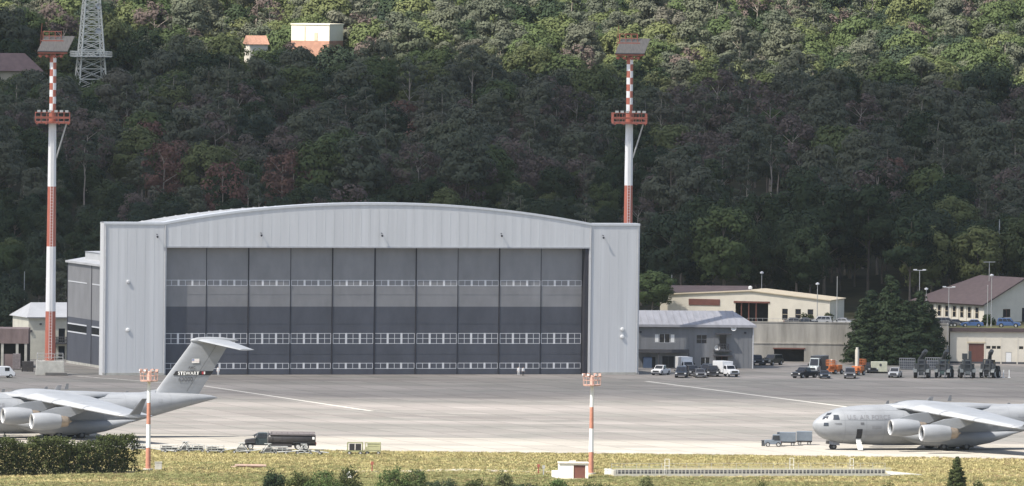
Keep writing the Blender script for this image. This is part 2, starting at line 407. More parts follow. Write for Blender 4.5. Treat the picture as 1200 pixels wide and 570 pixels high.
def hangar():
    t = empty('aircraft_hangar', HO, TH, 'huge pale grey aircraft hangar with arched roofline and closed two-tone sliding doors', 'hangar')
    # portal with its opening
    xs = [0, 3, 6, 9, 11.6, DX0] + [DX0 + (DX1 - DX0) * i / 30 for i in range(1, 30)] + [DX1, 95.6, 99, 102, HW]
    mb = MB()
    for a, b in zip(xs, xs[1:]):
        lo = DZ if a >= DX0 - .01 and b <= DX1 + .01 else 0
        mb.add([(a, 0, lo), (b, 0, lo), (b, 2.6, lo), (a, 2.6, lo), (a, 0, parapet(a)), (b, 0, parapet(b)), (b, 2.6, parapet(b)), (a, 2.6, parapet(a))],
               [(0, 1, 5, 4), (3, 2, 6, 7), (4, 5, 6, 7), (0, 1, 2, 3)])
    mb.add([(0, 0, 0), (0, 2.6, 0), (0, 2.6, 28.5), (0, 0, 28.5)], [(0, 1, 2, 3)]); mb.add([(HW, 0, 0), (HW, 2.6, 0), (HW, 2.6, 28.5), (HW, 0, 28.5)], [(0, 1, 2, 3)])
    mb.add([(DX0, 0, 0), (DX0, 2.6, 0), (DX0, 2.6, DZ), (DX0, 0, DZ)], [(0, 1, 2, 3)]); mb.add([(DX1, 0, 0), (DX1, 2.6, 0), (DX1, 2.6, DZ), (DX1, 0, DZ)], [(0, 1, 2, 3)])
    # cladding joints: standing ribs every 1.75 m
    x = 1.0
    while x < HW - .5:
        lo = DZ + .3 if DX0 - .2 < x < DX1 + .2 else .5
        mb.box(x - .05, x + .05, -.025, -.002, lo, parapet(x) - .35); x += 1.75
    mb.build('front_wall', m_clad, t)
    mb = MB()
    for a, b in zip(xs, xs[1:]):
        mb.add([(a, -.18, parapet(a) - .3), (b, -.18, parapet(b) - .3), (b, 2.8, parapet(b) - .3), (a, 2.8, parapet(a) - .3), (a, -.18, parapet(a) + .12), (b, -.18, parapet(b) + .12), (b, 2.8, parapet(b) + .12), (a, 2.8, parapet(a) + .12)],
               [(0, 3, 2, 1), (4, 5, 6, 7), (0, 1, 5, 4), (2, 3, 7, 6)])
    mb.build('parapet_cap', mat('flashing', (.58, .60, .62), .5, .06), t)
    mb = MB(); mb.box(DX0 - .1, DX1 + .1, -.12, -.004, DZ - .02, DZ + .25); mb.build('door_lintel', mat('lintel_grey', (.40, .41, .43), .6), t)
    mb = MB(); mb.box(-.05, DX0 - .05, -.12, -.004, 0, .45); mb.build('plinth', m_conc, t); mb = MB(); mb.box(DX1 + .05, HW + .05, -.12, -.004, 0, .45); mb.build('plinth', m_conc, t)
    mb = MB(); mb.box(DX1 - .75, DX1 - .02, .15, 2.4, 0, DZ - .05); mb.build('door_jamb', m_seam, t)
    # doors
    nl = 10; x1 = DX1 - .8; lw = (x1 - DX0) / nl
    for i in range(nl):
        a, b = DX0 + lw * i, DX0 + lw * (i + 1); y = 1.5 + (.16 if i % 2 else 0)
        mb = MB(); mb.box(a + .08, b - .08, y, y + .12, .06, 12.8, 1); mb.box(a + .08, b - .08, y, y + .12, 12.8, DZ - .05, 0)
        wide = .42 if i == 5 else .03
        mb.box(a - wide / 2 - .02, a + wide / 2 + .06, y - .10, y + .3, .05, DZ - .04, 2)
        for zz in (3.9, 9.6, 15.1, 20.6): mb.box(a + .12, b - .12, y - .03, y - .002, zz - .04, zz + .04, 1 if zz < 12 else 0)
        d = mb.build('sliding_door', [m_dl, m_dd, m_seam], t)
        for (z0, z1, rows) in ((16.75, 17.75, 1), (5.85, 7.75, 2), (1.15, 2.15, 1)):
            for q in window_band(mb, a + .08, b - .04, z0, z1, y, 3, rows, post=.30, fr=.10):
                q.build('window', [m_frame, m_glass], d)
            # white posts between the windows
            w = (lw - .12) / 3
            for k in range(1, 3):
                xx = a + .08 + w * k; q = MB(); q.box(xx - .18, xx + .18, y - .035, y + .02, z0 - .08, z1 + .08); q.build('window_post', m_post, d)
    # high hall
    X0, X1, YB = 13.0, 92.0, 37.0
    def hall(x): return 26.9 + 3.9 * (1 - abs((x - 52.5) / 39.5) ** 2.0)
    mb = MB(); n = 36; A = [(X0 + (X1 - X0) * i / n) for i in range(n + 1)]
    mb.add([(x, 2.6, hall(x)) for x in A] + [(x, YB, hall(x)) for x in A], [(i, i + 1, n + 2 + i, n + 1 + i) for i in range(n)])
    for i in range(1, n): mb.box(A[i] - .06, A[i] + .06, 2.7, YB, hall(A[i]) - .02, hall(A[i]) + .12)
    mb.build('roof', m_roofm, t)
    mb = MB(); mb.box(X0 - .2, X0 + .2, 2.6, YB, 19.5, 26.88); mb.box(X1 - .2, X1 + .2, 2.6, YB, 19.5, 26.88)
    bk = [(X0, YB - .1, 0), (X1, YB - .1, 0)] + [(x, YB - .1, hall(x) - .05) for x in reversed(A)]
    mb.add(bk, [tuple(range(len(bk)))]); mb.build('hall_wall', m_clad, t)
    # low side aisle, its end wall made of the same sliding leaves
    WX, ZW, YE = 8.2, 19.6, 56.0
    mb = MB()
    for k in range(3):
        a, b = 3 + (YE - 3) * k / 3, 3 + (YE - 3) * (k + 1) / 3
        mb.box(WX - .12, WX, a + .1, b - .1, .3, 8.9, 1); mb.box(WX - .12, WX, a + .1, b - .1, 8.9, ZW, 0)
        mb.box(WX - .2, WX + .1, b - .14, b + .14, .2, ZW, 2)
        for z0, z1 in ((7.5, 7.75), (5.95, 6.2), (15.6, 15.8)):
            mb.box(WX - .19, WX - .1, a + 3.5, b - .5, z0, z1, 3)
        mb.box(WX - .16, WX - .10, a + 3.5, b - .5, 6.2, 7.5, 4)
    mb.box(WX - .1, X1 + 5, YE - .3, YE, 0, ZW, 0); mb.box(X1 + 5, X1 + 5.2, 3, YE, 0, ZW, 0)
    mb.box(WX - .25, WX, 3, YE, 0, .45, 5)
    mb.build('side_wall', [m_dl, m_dd, m_seam, m_frame, m_glass, m_conc], t)
    mb = MB()
    mb.add([(WX - .5, 2.8, ZW), (WX - .5, YE + .4, ZW), (X0 + .0, YE + .4, ZW + .9), (X0 + .0, 2.8, ZW + .9)], [(0, 1, 2, 3)])
    mb.box(WX - .55, WX - .3, 2.8, YE + .4, ZW - .35, ZW + .05)
    mb.box(WX + 2.2, WX + 2.5, 20, YE - 4, ZW + .35, ZW + 1.9)
    mb.add([(WX + 2.0, 20, ZW + 1.9), (WX + 2.0, YE - 3.7, ZW + 1.9), (X1, YE - 3.7, ZW + 3.0), (X1, 20, ZW + 3.0)], [(0, 1, 2, 3)])
    mb.add([(X1 - .2, 2.8, ZW + .9), (X1 - .2, YE, ZW + .9), (X1 + 5.6, YE, ZW), (X1 + 5.6, 2.8, ZW)], [(0, 1, 2, 3)])
    mb.build('aisle_roof', m_roofm, t)
    for px in (.35, 11.9, 95.3, HW - .35):
        mb = MB(); mb.tube((px, -.14, .3), (px, -.14, parapet(px) - .5), .10, n=8)
        for z in (4, 10, 16, 22): mb.box(px - .16, px + .16, -.2, -.002, z, z + .15)
        mb.build('downpipe', m_pipe, t)
    # small lamps and horns on the facade
    for px, pz in ((10.2, 26.0), (30.4, 26.3), (54, 26.3), (77.5, 26.3), (97.6, 26.0)):
        mb = MB(); mb.lathe([(0, .04), (.1, .17), (.35, .22), (.42, .06)], (px, -.7, pz - .3), 'z', 12, 0); mb.tube((px, 0, pz + .4), (px, -.7, pz + .35), .07, m=0)
        mb.build('wall_lamp', m_seam, t)
    for px, pz in ((4.8, 8.5), (4.8, 17.5), (101.7, 8.6), (101.7, 7.2)):
        mb = MB(); mb.lathe([(-.02, .36), (-.25, .36), (-.34, .25), (-.36, .02)], (px, 0, pz), 'y', 14, 0); mb.build('wall_beacon', m_wpaint if pz < 10 else m_clad, t)
    return t
hangar()

# ------------------------------------------------------------------ tall apron masts
def checker_mat():
    m = bpy.data.materials.new('mast_checks'); m.use_nodes = True
    N = m.node_tree.nodes; L = m.node_tree.links; b = N['Principled BSDF']; b.inputs['Roughness'].default_value = .5
    return m
def rail_ring(mb, hx, hy, z, h, r, m=0, posts=4):
    for (a, b) in (((-hx, -hy), (hx, -hy)), ((hx, -hy), (hx, hy)), ((hx, hy), (-hx, hy)), ((-hx, hy), (-hx, -hy))):
        for q in (h, h * .5): mb.tube((*a, z + q), (*b, z + q), r, n=6, m=m)
        for k in range(posts):
            x, y = a[0] + (b[0] - a[0]) * k / posts, a[1] + (b[1] - a[1]) * k / posts
            mb.tube((x, y, z), (x, y, z + h), r, n=6, m=m)
def tall_mast(loc, label, yaw, base=True):
    t = empty('floodlight_mast', loc, yaw, label, 'light mast', 'tall red and white apron masts')
    def rad(z): return 1.02 + (.62 - 1.02) * z / 61
    mb = MB(); n = 24
    bands = [(2.6 if base else 0, 11.9, 1), (11.9, 24.0, 0), (24.0, 35.2, 1), (35.2, 47.2, 0)]
    for a, b, c in bands: mb.lathe([(a, rad(a)), (b, rad(b))], n=n, m=c)
    # chequered top: eight columns of squares in two alternating rows
    z = 49.4; k = 0
    while z < 59.4:
        r0 = .62
        for i in range(16):
            a0, a1 = 2 * math.pi * i / 16, 2 * math.pi * (i + 1) / 16
            q = [(r0 * math.cos(a0), r0 * math.sin(a0), z), (r0 * math.cos(a1), r0 * math.sin(a1), z), (r0 * math.cos(a1), r0 * math.sin(a1), z + 1.28), (r0 * math.cos(a0), r0 * math.sin(a0), z + 1.28)]
            mb.add(q, [(0, 1, 2, 3)], 1 if ((i // 4) + k) % 2 else 0)
        z += 1.28; k += 1
    mb.lathe([(47.2, rad(47.2)), (49.4, .66)], n=n, m=1)
    mb.build('pole', [m_white, m_red], t, smooth=50)
    # platform
    pf = MB(); pf.box(-3.2, 3.2, -2.2, 2.2, 47.0, 47.35); pf.box(-3.22, 3.22, -2.27, -2.2, 47.9, 48.3)
    for x in (-2.9, -1.2, 1.2, 2.9): pf.box(x - .1, x + .1, -2.3, 2.3, 46.8, 47.0)
    p = pf.build('platform', m_redd, t)
    rl = MB(); rail_ring(rl, 3.2, 2.25, 47.3, 1.7, .06, posts=6)
    rl.build('railing', m_redd, p)
    for x in (-2.6, -1.6, -.6, .6, 1.6, 2.6):
        q = MB(); q.box(x - .3, x + .3, -2.5, -2.0, 49.1, 49.5); q.tube((x, -2.2, 49.0), (x, -2.2, 49.5), .07, m=1); q.build('floodlight', [m_galv, m_redd], t)
    q = MB(); q.tube((2.6, -1.0, 47.0), (.75, -.2, 40.5), .15, m=0); q.build('brace', m_galv, t)
    # head: tilted lamp panel, its frame and the railed stand above
    q = MB(); q.slab([(-3.0, -1.5, 60.4), (2.6, -1.5, 60.4), (4.0, 1.4, 63.2), (-1.6, 1.4, 63.2)], .12, 0)
    q.slab([(-3.0, -1.66, 60.4), (2.6, -1.66, 60.4), (2.65, -1.6, 60.5), (-2.95, -1.6, 60.5)], .1, 1)
    q.build('lamp_panel', [m_panel, m_greyd], t)
    q = MB()
    q.box(-2.9, 2.6, -1.4, -1.1, 60.0, 60.3); q.tube((0, 0, 59.3), (0, 0, 60.9), .6, .4, n=12)
    q.tube((-.5, -.3, 59.3), (-2.8, -1.3, 60.2), .14); q.tube((.5, -.3, 59.3), (2.3, -1.3, 60.2), .14)
    q.box(-2.2, 1.9, .3, 2.6, 62.3, 62.5)
    q.build('head_frame', m_redd, t)
    q = MB(); T = Matrix.Translation((-.2, 1.5, 0)); q.T = T; rail_ring(q, 1.7, .8, 62.4, 1.7, .05, posts=3); q.tube((-2.3, 0, 60.5), (-1.9, 0, 65.6), .04); q.build('top_railing', m_redd, t)
    for x in (-2.4, -1.2, .2, 1.5):
        q = MB(); q.lathe([(0, .05), (.2, .3), (.55, .4)], (x, -1.1, 59.2), 'z', 10, 0); q.tube((x, -1.1, 59.7), (x, -1.2, 60.1), .06); q.build('floodlight', m_redd, t)
    lad = MB()
    for s in (-.25, .25): lad.tube((s, -1.12, 3), (s, -.82, 46.8), .04, n=5)
    for k in range(80): lad.tube((-.25, -1.12 + .3 * k / 80, 3 + 43.8 * k / 80), (.25, -1.12 + .3 * k / 80, 3 + 43.8 * k / 80), .03, n=4)
    lad.build('ladder', m_white, t)
    if base:
        q = MB(); q.frus((-2.7, 2.7, -2.7, 2.7), (-2.55, 2.55, -2.55, 2.55), 0, 2.7); q.box(-.9, 3.1, -3.3, -2.6, 0, .55, 1)
        b = q.build('base_block', [m_conc, mat('base_skirt', (.12, .115, .11), .9)], t, bevel=.08)
        q = MB(); rail_ring(q, 2.4, 2.4, 2.7, 1.3, .05, posts=3); q.build('base_railing', m_galv, b)
    return t
tall_mast(at(58.5, 439.5), 'tall red and white mast on a concrete block, left of the hangar', R(3))
p = atY(735.6, 300, 2364); p.z = 0
tall_mast(p, 'tall red and white mast rising behind the right end of the hangar', R(5), base=False)
# small white antenna box on the right mast
# ------------------------------------------------------------------ small foreground masts
m_cage = mat('cage_pink', (.48, .30, .25), .6, .15, 1.5)
def small_mast(loc, label):
    t = empty('apron_light_mast', loc, 0, label, 'light mast', 'short red and white masts at the apron edge')
    mb = MB()
    for a, b, c in ((0, 3.6, 1), (3.6, 7.3, 0), (7.3, 10.7, 1), (10.7, 14.0, 0)): mb.lathe([(a, .42 - .012 * a), (b, .42 - .012 * b)], n=18, m=c)
    mb.build('pole', [m_white, m_orange], t, smooth=50)
    mb = MB(); mb.lathe([(0, .8), (.3, .8), (.3, .1)], n=16); mb.build('foundation', m_conc, t)
    mb = MB(); n = 14
    mb.lathe([(14.0, .3), (14.05, 1.35), (14.25, 1.40), (14.3, .3)], n=n)
    for z in (14.9, 15.5): mb.lathe([(z, 1.36), (z + .02, 1.4), (z + .07, 1.4), (z + .09, 1.36)], n=n)
    for i in range(n):
        a = 2 * math.pi * i / n; mb.tube((1.37 * math.cos(a), 1.37 * math.sin(a), 14.2), (1.4 * math.cos(a), 1.4 * math.sin(a), 15.6), .035, n=5)
    mb.lathe([(14.0, .36), (15.6, .2), (15.7, .05)], n=12)
    mb.build('lamp_cage', m_cage, t)
    for i in range(8):
        a = 2 * math.pi * (i + .5) / 8; q = MB()
        q.T = Matrix.Rotation(a, 4, 'Z'); q.box(1.2, 1.6, -.22, .22, 15.65, 15.98, 0); q.tube((1.5, 0, 15.4), (1.5, 0, 15.7), .06, m=0); q.box(1.61, 1.63, -.18, .18, 15.7, 15.94, 1)
        q.build('floodlight', [m_cage, m_frame], t)
    return t
small_mast(at(692.5, 556.5), 'short red and white floodlight mast beside the white kiosk')
small_mast(at(173.5, 551.5), 'short red and white floodlight mast beside the clipped hedge')

# ------------------------------------------------------------------ lattice pylon on the hill
def pylon():
    Y = 2960.0; p = atY(106.5, 85, Y); p.z = hgt(p.x, Y) - 1
    t = empty('lattice_pylon', p, R(12), 'pale steel lattice pylon standing in the forest beside the left mast', 'pylon')
    s = F / Y; z85 = atY(106.5, 85, Y).z - p.z; z0 = atY(106.5, 0, Y).z - p.z
    k = (3.05 - 1.75) / (z85 - z0)
    def hw(z): return max(.5, 3.05 + (z - z85) * k)
    ztop = z0 + 14; m = mat('pylon_steel', (.70, .68, .60), .6, .15, 1.0)
    zs = [0.0]
    while zs[-1] < ztop: zs.append(zs[-1] + max(1.3, hw(zs[-1]) * .78))
    zs[-1] = ztop
    for sx in (-1, 1):
        for sy in (-1, 1):
            mb = MB()
            for a, b in zip(zs, zs[1:]): mb.tube((sx * hw(a), sy * hw(a), a), (sx * hw(b), sy * hw(b), b), .2, n=6)
            mb.build('leg', m, t)
    mb = MB()
    for a, b in zip(zs, zs[1:]):
        A, B = hw(a), hw(b)
        for q in range(4):
            mb.T = Matrix.Rotation(q * math.pi / 2, 4, 'Z')
            mb.tube((-A, -A, a), (B, -B, b), .095, n=5); mb.tube((A, -A, a), (-B, -B, b), .095, n=5); mb.tube((-B, -B, b), (B, -B, b), .09, n=5)
    mb.build('bracing', m, t)
    zp = atY(106.5, 66, Y).z - p.z; mb = MB(); mb.box(-4.3, 4.3, -4.3, 4.3, zp - .15, zp + .05); rail_ring(mb, 4.3, 4.3, zp, 1.1, .07, posts=6); mb.build('platform', m, t)
    mb = MB()
    for z in (zp + 6, zp + 12): mb.lathe([(0, .7), (.4, .75), (.5, .05)], (1.4, -2.3, z), 'y', 12)
    mb.build('dish', m_frame, t)
pylon()

# ------------------------------------------------------------------ buildings
def wallbox(mb, x0, x1, y0, y1, z0, z1, openings, m, mi=0, depth=.25):
    """front wall (at y0) with real openings (x0, x1, z0, z1); other sides closed"""
    xs = sorted({x0, x1, *[o[0] for o in openings], *[o[1] for o in openings]}); zs = sorted({z0, z1, *[o[2] for o in openings], *[o[3] for o in openings]})
    for a, b in zip(xs, xs[1:]):
        for c, d in zip(zs, zs[1:]):
            if any(o[0] - 1e-6 <= a and b <= o[1] + 1e-6 and o[2] - 1e-6 <= c and d <= o[3] + 1e-6 for o in openings): continue
            mb.add([(a, y0, c), (b, y0, c), (b, y0, d), (a, y0, d)], [(0, 1, 2, 3)], mi)
    for a, b, c, d in openings:
        mb.add([(a, y0, c), (b, y0, c), (b, y0, d), (a, y0, d), (a, y0 + depth, c), (b, y0 + depth, c), (b, y0 + depth, d), (a, y0 + depth, d)], [(0, 1, 5, 4), (1, 2, 6, 5), (2, 3, 7, 6), (3, 0, 4, 7)], mi)
    mb.add([(x0, y0, z0), (x1, y0, z0), (x1, y1, z0), (x0, y1, z0), (x0, y0, z1), (x1, y0, z1), (x1, y1, z1), (x0, y1, z1)], [(4, 5, 6, 7), (1, 2, 6, 5), (2, 3, 7, 6), (3, 0, 4, 7)], mi)
def window(parent, x0, x1, z0, z1, y, cols=2, rows=1, frame=None, glass=None, fr=.09, name='window', depth=.18):
    q = MB(); q.box(x0 + .005, x1 - .005, y + depth - .03, y + depth, z0 + .005, z1 - .005, 1)
    for c in range(cols + 1):
        xx = x0 + (x1 - x0) * c / cols; q.box(max(x0, xx - fr / 2), min(x1, xx + fr / 2), y + depth - .10, y + depth - .034, z0 + .006, z1 - .006, 0)
    for r in range(rows + 1):
        zz = z0 + (z1 - z0) * r / rows; q.box(x0 + .004, x1 - .004, y + depth - .095, y + depth - .038, max(z0, zz - fr / 2), min(z1, zz + fr / 2), 0)
    return q.build(name, [frame or m_frame, glass or m_glass], parent)

def grey_annex():
    # stands against the right end of the hangar
    o = atY(746, 436, 0 + at(820, 432).y); o.z = 0
    th = R(6); t = empty('grey_annex', o, th, 'two-storey grey clad annex with pale roof against the right end of the hangar', 'building')
    s = F / o.y
    def X(px): return (px - 746) / s / math.cos(th)
    def Z(py): return (433 - py) / s
    L_, Hh, Dp = X(883), Z(382), 14.0
    ops = [(X(766), X(791), Z(403.5), Z(393)), (X(816), X(828), Z(404), Z(394)), (X(843), X(851), Z(410), Z(392)), (X(776), X(790), 0.02, Z(419)), (X(821), X(832), Z(430), Z(420)), (X(839), X(853), 0.02, Z(419)), (X(753), X(768), .02, Z(420))]
    mb = MB(); wallbox(mb, 0, L_, 0, Dp, 0, Hh, ops, None)
    x = .6
    while x < L_:                                     # cladding ribs
        if not any(q[0] - .15 < x < q[1] + .15 for q in ops): mb.box(x - .05, x + .05, -.05, -.002, .3, Hh - .4)
        x += .95
    mb.build('wall', m_grey, t)
    rf = MB()
    ex, ez, rx, rz_ = L_ + .5, Hh, L_ - 3.2, Z(367)
    rf.loft([[(-.3, -.7, ez - .05), (-.3, Dp / 2, rz_), (-.3, Dp + .7, ez - .05)], [(rx, -.7, ez - .05), (rx, Dp / 2, rz_), (rx, Dp + .7, ez - .05)]], closed=False, cap=False)
    rf.add([(rx, -.7, ez - .05), (ex, -.7, ez - .05), (ex, Dp + .7, ez - .05), (rx, Dp + .7, ez - .05), (rx, Dp / 2, rz_)], [(0, 1, 4), (1, 2, 4), (2, 3, 4)])
    rf.box(-.3, ex, -.78, -.6, ez - .45, ez + .02)
    x = 1.0
    while x < rx: rf.tube((x, -.7, ez), (x, Dp / 2, rz_ + .06), .05, n=4); x += 1.3
    rf.build('roof', mat('annex_roof', (.33, .33, .35), .5, .15, .5, stretch=(2, .3, 1)), t)
    window(t, *ops[0], 0, 4, 1, m_frame); window(t, *ops[1], 0, 2, 2, m_grey)
    for k in (3, 6): window(t, *ops[k], 0, 2, 1, m_greyd, name='entrance')
    window(t, *ops[4], 0, 2, 1)
    window(t, *ops[2], 0, 1, 1, m_greyd, name='upper_door'); window(t, *ops[5], 0, 2, 1, m_maroon, m_dark, name='entrance')
    # white blinds at both ends of the upper window
    for a, b in ((ops[0][0] + .15, ops[0][0] + .9), (ops[0][1] - .9, ops[0][1] - .15)):
        q = MB(); q.box(a, b, .02, .06, ops[0][2] + .1, ops[0][3] - .1); q.build('blind', m_wpaint, t)
    q = MB(); q.box(-.2, X(806), -1.7, -.02, Z(415), Z(411)); q.build('canopy', m_greyd, t); q = MB(); q.box(X(838), X(856), -1.4, -.02, Z(393) , Z(391.5)); q.build('canopy', m_greyd, t); q = MB(); q.box(X(836), X(856), -1.5, -.02, Z(413), Z(411.5)); q.build('balcony', m_greyd, t); q = MB(); q.box(X(836), X(858), -1.4, -.02, Z(418.5), Z(417)); q.build('canopy', m_greyd, t)
    for px in (771, 806): q = MB(); q.tube((X(px), -1.5, 0), (X(px), -1.5, Z(415)), .12); q.build('canopy_post', m_greyd, t)
    q = MB(); rail_ring(q, 1.0, .7, 0, 1.1, .04); qq = q.build('balcony_railing', m_greyd, t, loc=(X(847), -.75, Z(411)))
    for px, pz in ((859, 385.5), (840, 409)):
        q = MB(); q.lathe([(-.05, .05), (-.35, .55), (-.45, .55), (-.2, .04)], (X(px), -.2, Z(pz)), 'y', 16); q.tube((X(px), 0, Z(pz)), (X(px), -.3, Z(pz)), .06); q.build('dish', m_wpaint, t)
    q = MB(); q.tube((L_ - .1, -.15, 0), (L_ - .1, -.15, ez - .4), .1); q.build('downpipe', m_frame, t)
    q = MB(); q.box(X(753), X(763), -1.3, -.4, 0, 2.1); q.build('service_box', mat('blue_box', (.06, .09, .15), .6), t)
    for px in (750, 873): q = MB(); q.box(X(px) - .2, X(px) + .2, -.25, -.01, Z(392), Z(390)); q.build('wall_lamp', m_seam, t)
grey_annex()

def retaining():
    a, b = atY(880, 0, 2409).x, atY(1117, 0, 2409).x
    t = empty('retaining_wall', ((a + b) / 2, 2409, 0), 0, 'long stained concrete retaining wall below the parking terrace', 'wall')
    h = (b - a) / 2; mb = MB()
    ops = [(-h + 5.3, -h + 11.2, .02, 2.5)]
    wallbox(mb, -h, h, 0, 5, 0, 3.5, ops, None, depth=3); mb.box(-h, h, .8, 5.02, 3.5, TERR + .8)
    mb.box(-h, h, -.12, .9, 3.5, 3.72); mb.box(-h, h, .7, 1.1, TERR + .8, TERR + 1.0)
    x = -h + 4
    while x < h: mb.box(x - .04, x + .04, .77, .798, 3.8, TERR + .3); x += 4.1
    mb.build('wall', m_retw, t)
    mb = MB(); mb.box(ops[0][0], ops[0][1], 2.6, 2.9, 0, 2.5, 0); mb.box(ops[0][0] - .2, ops[0][1] + .2, -.15, -.01, 2.5, 2.75, 1); mb.build('gateway', [m_dark, m_maroon], t)
    mb = MB(); rail = [(x, 1.0) for x in np.linspace(-h, h, 40)]
    for x, y in rail: mb.tube((x, y, TERR + .95), (x, y, TERR + 1.6), .025, n=5)
    for z in (1.6,): mb.tube((-h, 1.0, TERR + z), (h, 1.0, TERR + z), .025, n=5)
    mb.build('railing', m_galv, t)
retaining()

def terrace_building():
    Y = 2436.0; s = F / Y; o = atY(782, 380, Y); o.z = TERR - .1
    th = R(-14)
    t = empty('terrace_building', o, th, 'long low cream building with brown roof and recessed entrance on the terrace', 'building')
    def X(px): return (px - 782) / s / math.cos(th) * .955
    Lw = X(980); Hs = 4.6; Hc = 6.2; xc = X(884); Dp = 13
    def top(x): return Hs + .6 + (Hc - Hs - .6) * (x / xc) if x < xc else Hc + (Hs - Hc) * (x - xc) / (Lw - xc)
    ops = [(X(865), X(905), .02, 4.2), (X(922), X(929), .7, 2.9), (X(938), X(945), .7, 2.9), (X(953), X(960), .7, 2.9), (X(786), X(795), .8, 2.0), (X(803), X(811), .8, 2.0), (X(829), X(838), .8, 2.0), (X(846), X(852), .8, 2.0)]
    mb = MB(); wallbox(mb, 0, Lw, 0, Dp, 0, Hs, ops, None, depth=.3)
    xs = [0, xc, Lw]
    for y0, y1 in ((0, .3), (Dp - .3, Dp)):
        mb.loft([[(0, y0, Hs), (xc, y0, Hs), (Lw, y0, Hs), (Lw, y0, top(Lw) + .02), (xc, y0, top(xc)), (0, y0, top(0))], [(0, y1, Hs), (xc, y1, Hs), (Lw, y1, Hs), (Lw, y1, top(Lw) + .02), (xc, y1, top(xc)), (0, y1, top(0))]])
    mb.build('wall', m_cream, t)
    mb = MB(); mb.slab([(-.3, -.35, top(0) + .1), (xc, -.35, top(xc) + .1), (xc, Dp + .3, top(xc) + .1), (-.3, Dp + .3, top(0) + .1)], .09); mb.slab([(xc, -.35, top(xc) + .1), (Lw + .3, -.35, top(Lw) + .1), (Lw + .3, Dp + .3, top(Lw) + .1), (xc, Dp + .3, top(xc) + .1)], .09)
    mb.build('roof_edge', m_creamd, t)
    mb = MB(); mb.loft([[(-1, 3, Hs + .9), (-1, 8, Hs + 2.2), (-1, 13, Hs + .9)], [(X(880), 3, Hs + 1.6), (X(872), 8, Hs + 2.4), (X(880), 13, Hs + 1.6)]], closed=False, cap=False); mb.build('roof', m_brown, t)
    for k in (1, 2, 3): window(t, *ops[k], 0, 1, 2, m_creamd, fr=.08)
    for k in (4, 5, 6, 7): window(t, *ops[k], 0, 2, 1, m_creamd, fr=.08)
    mb = MB(); mb.box(X(866), X(904), 2.6, 2.8, 0, 4.2); mb.build('porch', m_dark, t)
    for px in (872, 881, 890): q = MB(); q.tube((X(px), .3, 0), (X(px), .3, 4.2), .14); q.build('porch_post', m_maroon, t)
    q = MB(); q.box(X(863), X(907), -.14, -.01, 3.9, 4.25); q.build('porch_lintel', m_maroon, t)
    q = MB(); q.box(X(808), X(846), -.14, -.01, 3.3, 4.5); q.build('signboard', m_maroon, t)
    q = MB(); q.lathe([(0, .4), (.5, .4), (.7, .1)], (X(876), 5, Hc + .2), 'z', 10); q.build('roof_vent', m_wpaint, t)
    q = MB(); q.box(X(770) , X(785), 2, 9, 0, 3.6); q.build('side_wing', m_cream, t)
terrace_building()

def brown_roof_building():
    Y = 2448.0; o = atY(1153, 378, Y); o.z = TERR - .1     # the corner nearest the camera
    s = F / Y; th = R(-58)                                 # local x runs along the gable end, y back along the long wall
    th = R(33)
    t = empty('brown_roofed_building', o, th, 'cream building with big brown hipped roof on the terrace at the right edge', 'building')
    # local -x side: long wall going back ; local front (y=0): gable end
    W_, L_, Hh, Rz = 19.0, 24.0, 3.7, 8.7
    wins = [(1.8 + 2.6 * k, 2.9 + 2.6 * k) for k in range(8)]
    mb = MB(); gops = [(4.6, 6.4, 1.0, 2.6), (9.2, 11.6, .02, 2.8), (14, 15.8, 1, 2.6)]
    wallbox(mb, 0, W_, 0, L_, 0, Hh, gops, None)
    mb.faces = None
    # gable triangle
    mb.loft([[(0, 0, Hh), (W_, 0, Hh), (W_ / 2, 0, Rz - .25)], [(0, .3, Hh), (W_, .3, Hh), (W_ / 2, .3, Rz - .25)]])
    for a, b in wins:                                      # pilasters between the windows of the long wall
        mb.box(-.16, -.002, b + .45, b + 1.0, 0, Hh - .1)
    mb.build('wall', m_cream, t)
    rf = MB(); e = .8; RY = L_ - 9
    A, B, C_, D_ = (-e, -e, Hh - .3), (W_ + e, -e, Hh - .3), (W_ + e, L_ + e, Hh - .3), (-e, L_ + e, Hh - .3)
    E_, G_ = (W_ / 2, -e, Rz), (W_ / 2, RY, Rz)
    rf.slab([A, E_, G_, D_], .12); rf.slab([E_, B, C_, G_], .12); rf.add([D_, G_, C_], [(0, 1, 2)])
    rf.build('roof', m_brown, t)
    for a, b in wins:
        q = MB(); q.box(-.06, -.004, a, b, .8, 2.9, 1); q.box(-.09, -.062, a - .06, a + .04, .74, 2.96, 0); q.box(-.09, -.062, b - .04, b + .06, .74, 2.96, 0); q.box(-.09, -.064, a, b, 2.88, 2.98, 0); q.box(-.09, -.064, a, b, 1.8, 1.88, 0); q.build('window', [m_creamd, m_glass], t)
    window(t, *gops[0], 0, 2, 1, m_maroon); window(t, *gops[1], 0, 2, 1, m_maroon, m_dark, name='entrance'); window(t, *gops[2], 0, 2, 1, m_maroon)
    q = MB(); q.tube((W_ / 2 - 2, 9, Rz - .9), (W_ / 2 - 2, 9, Rz + 3.0), .07); q.tube((W_ / 2 - 3.4, 9, Rz + 2.9), (W_ / 2 - .6, 9, Rz + 2.9), .07); q.build('aerial', m_galv, t)
brown_roof_building()

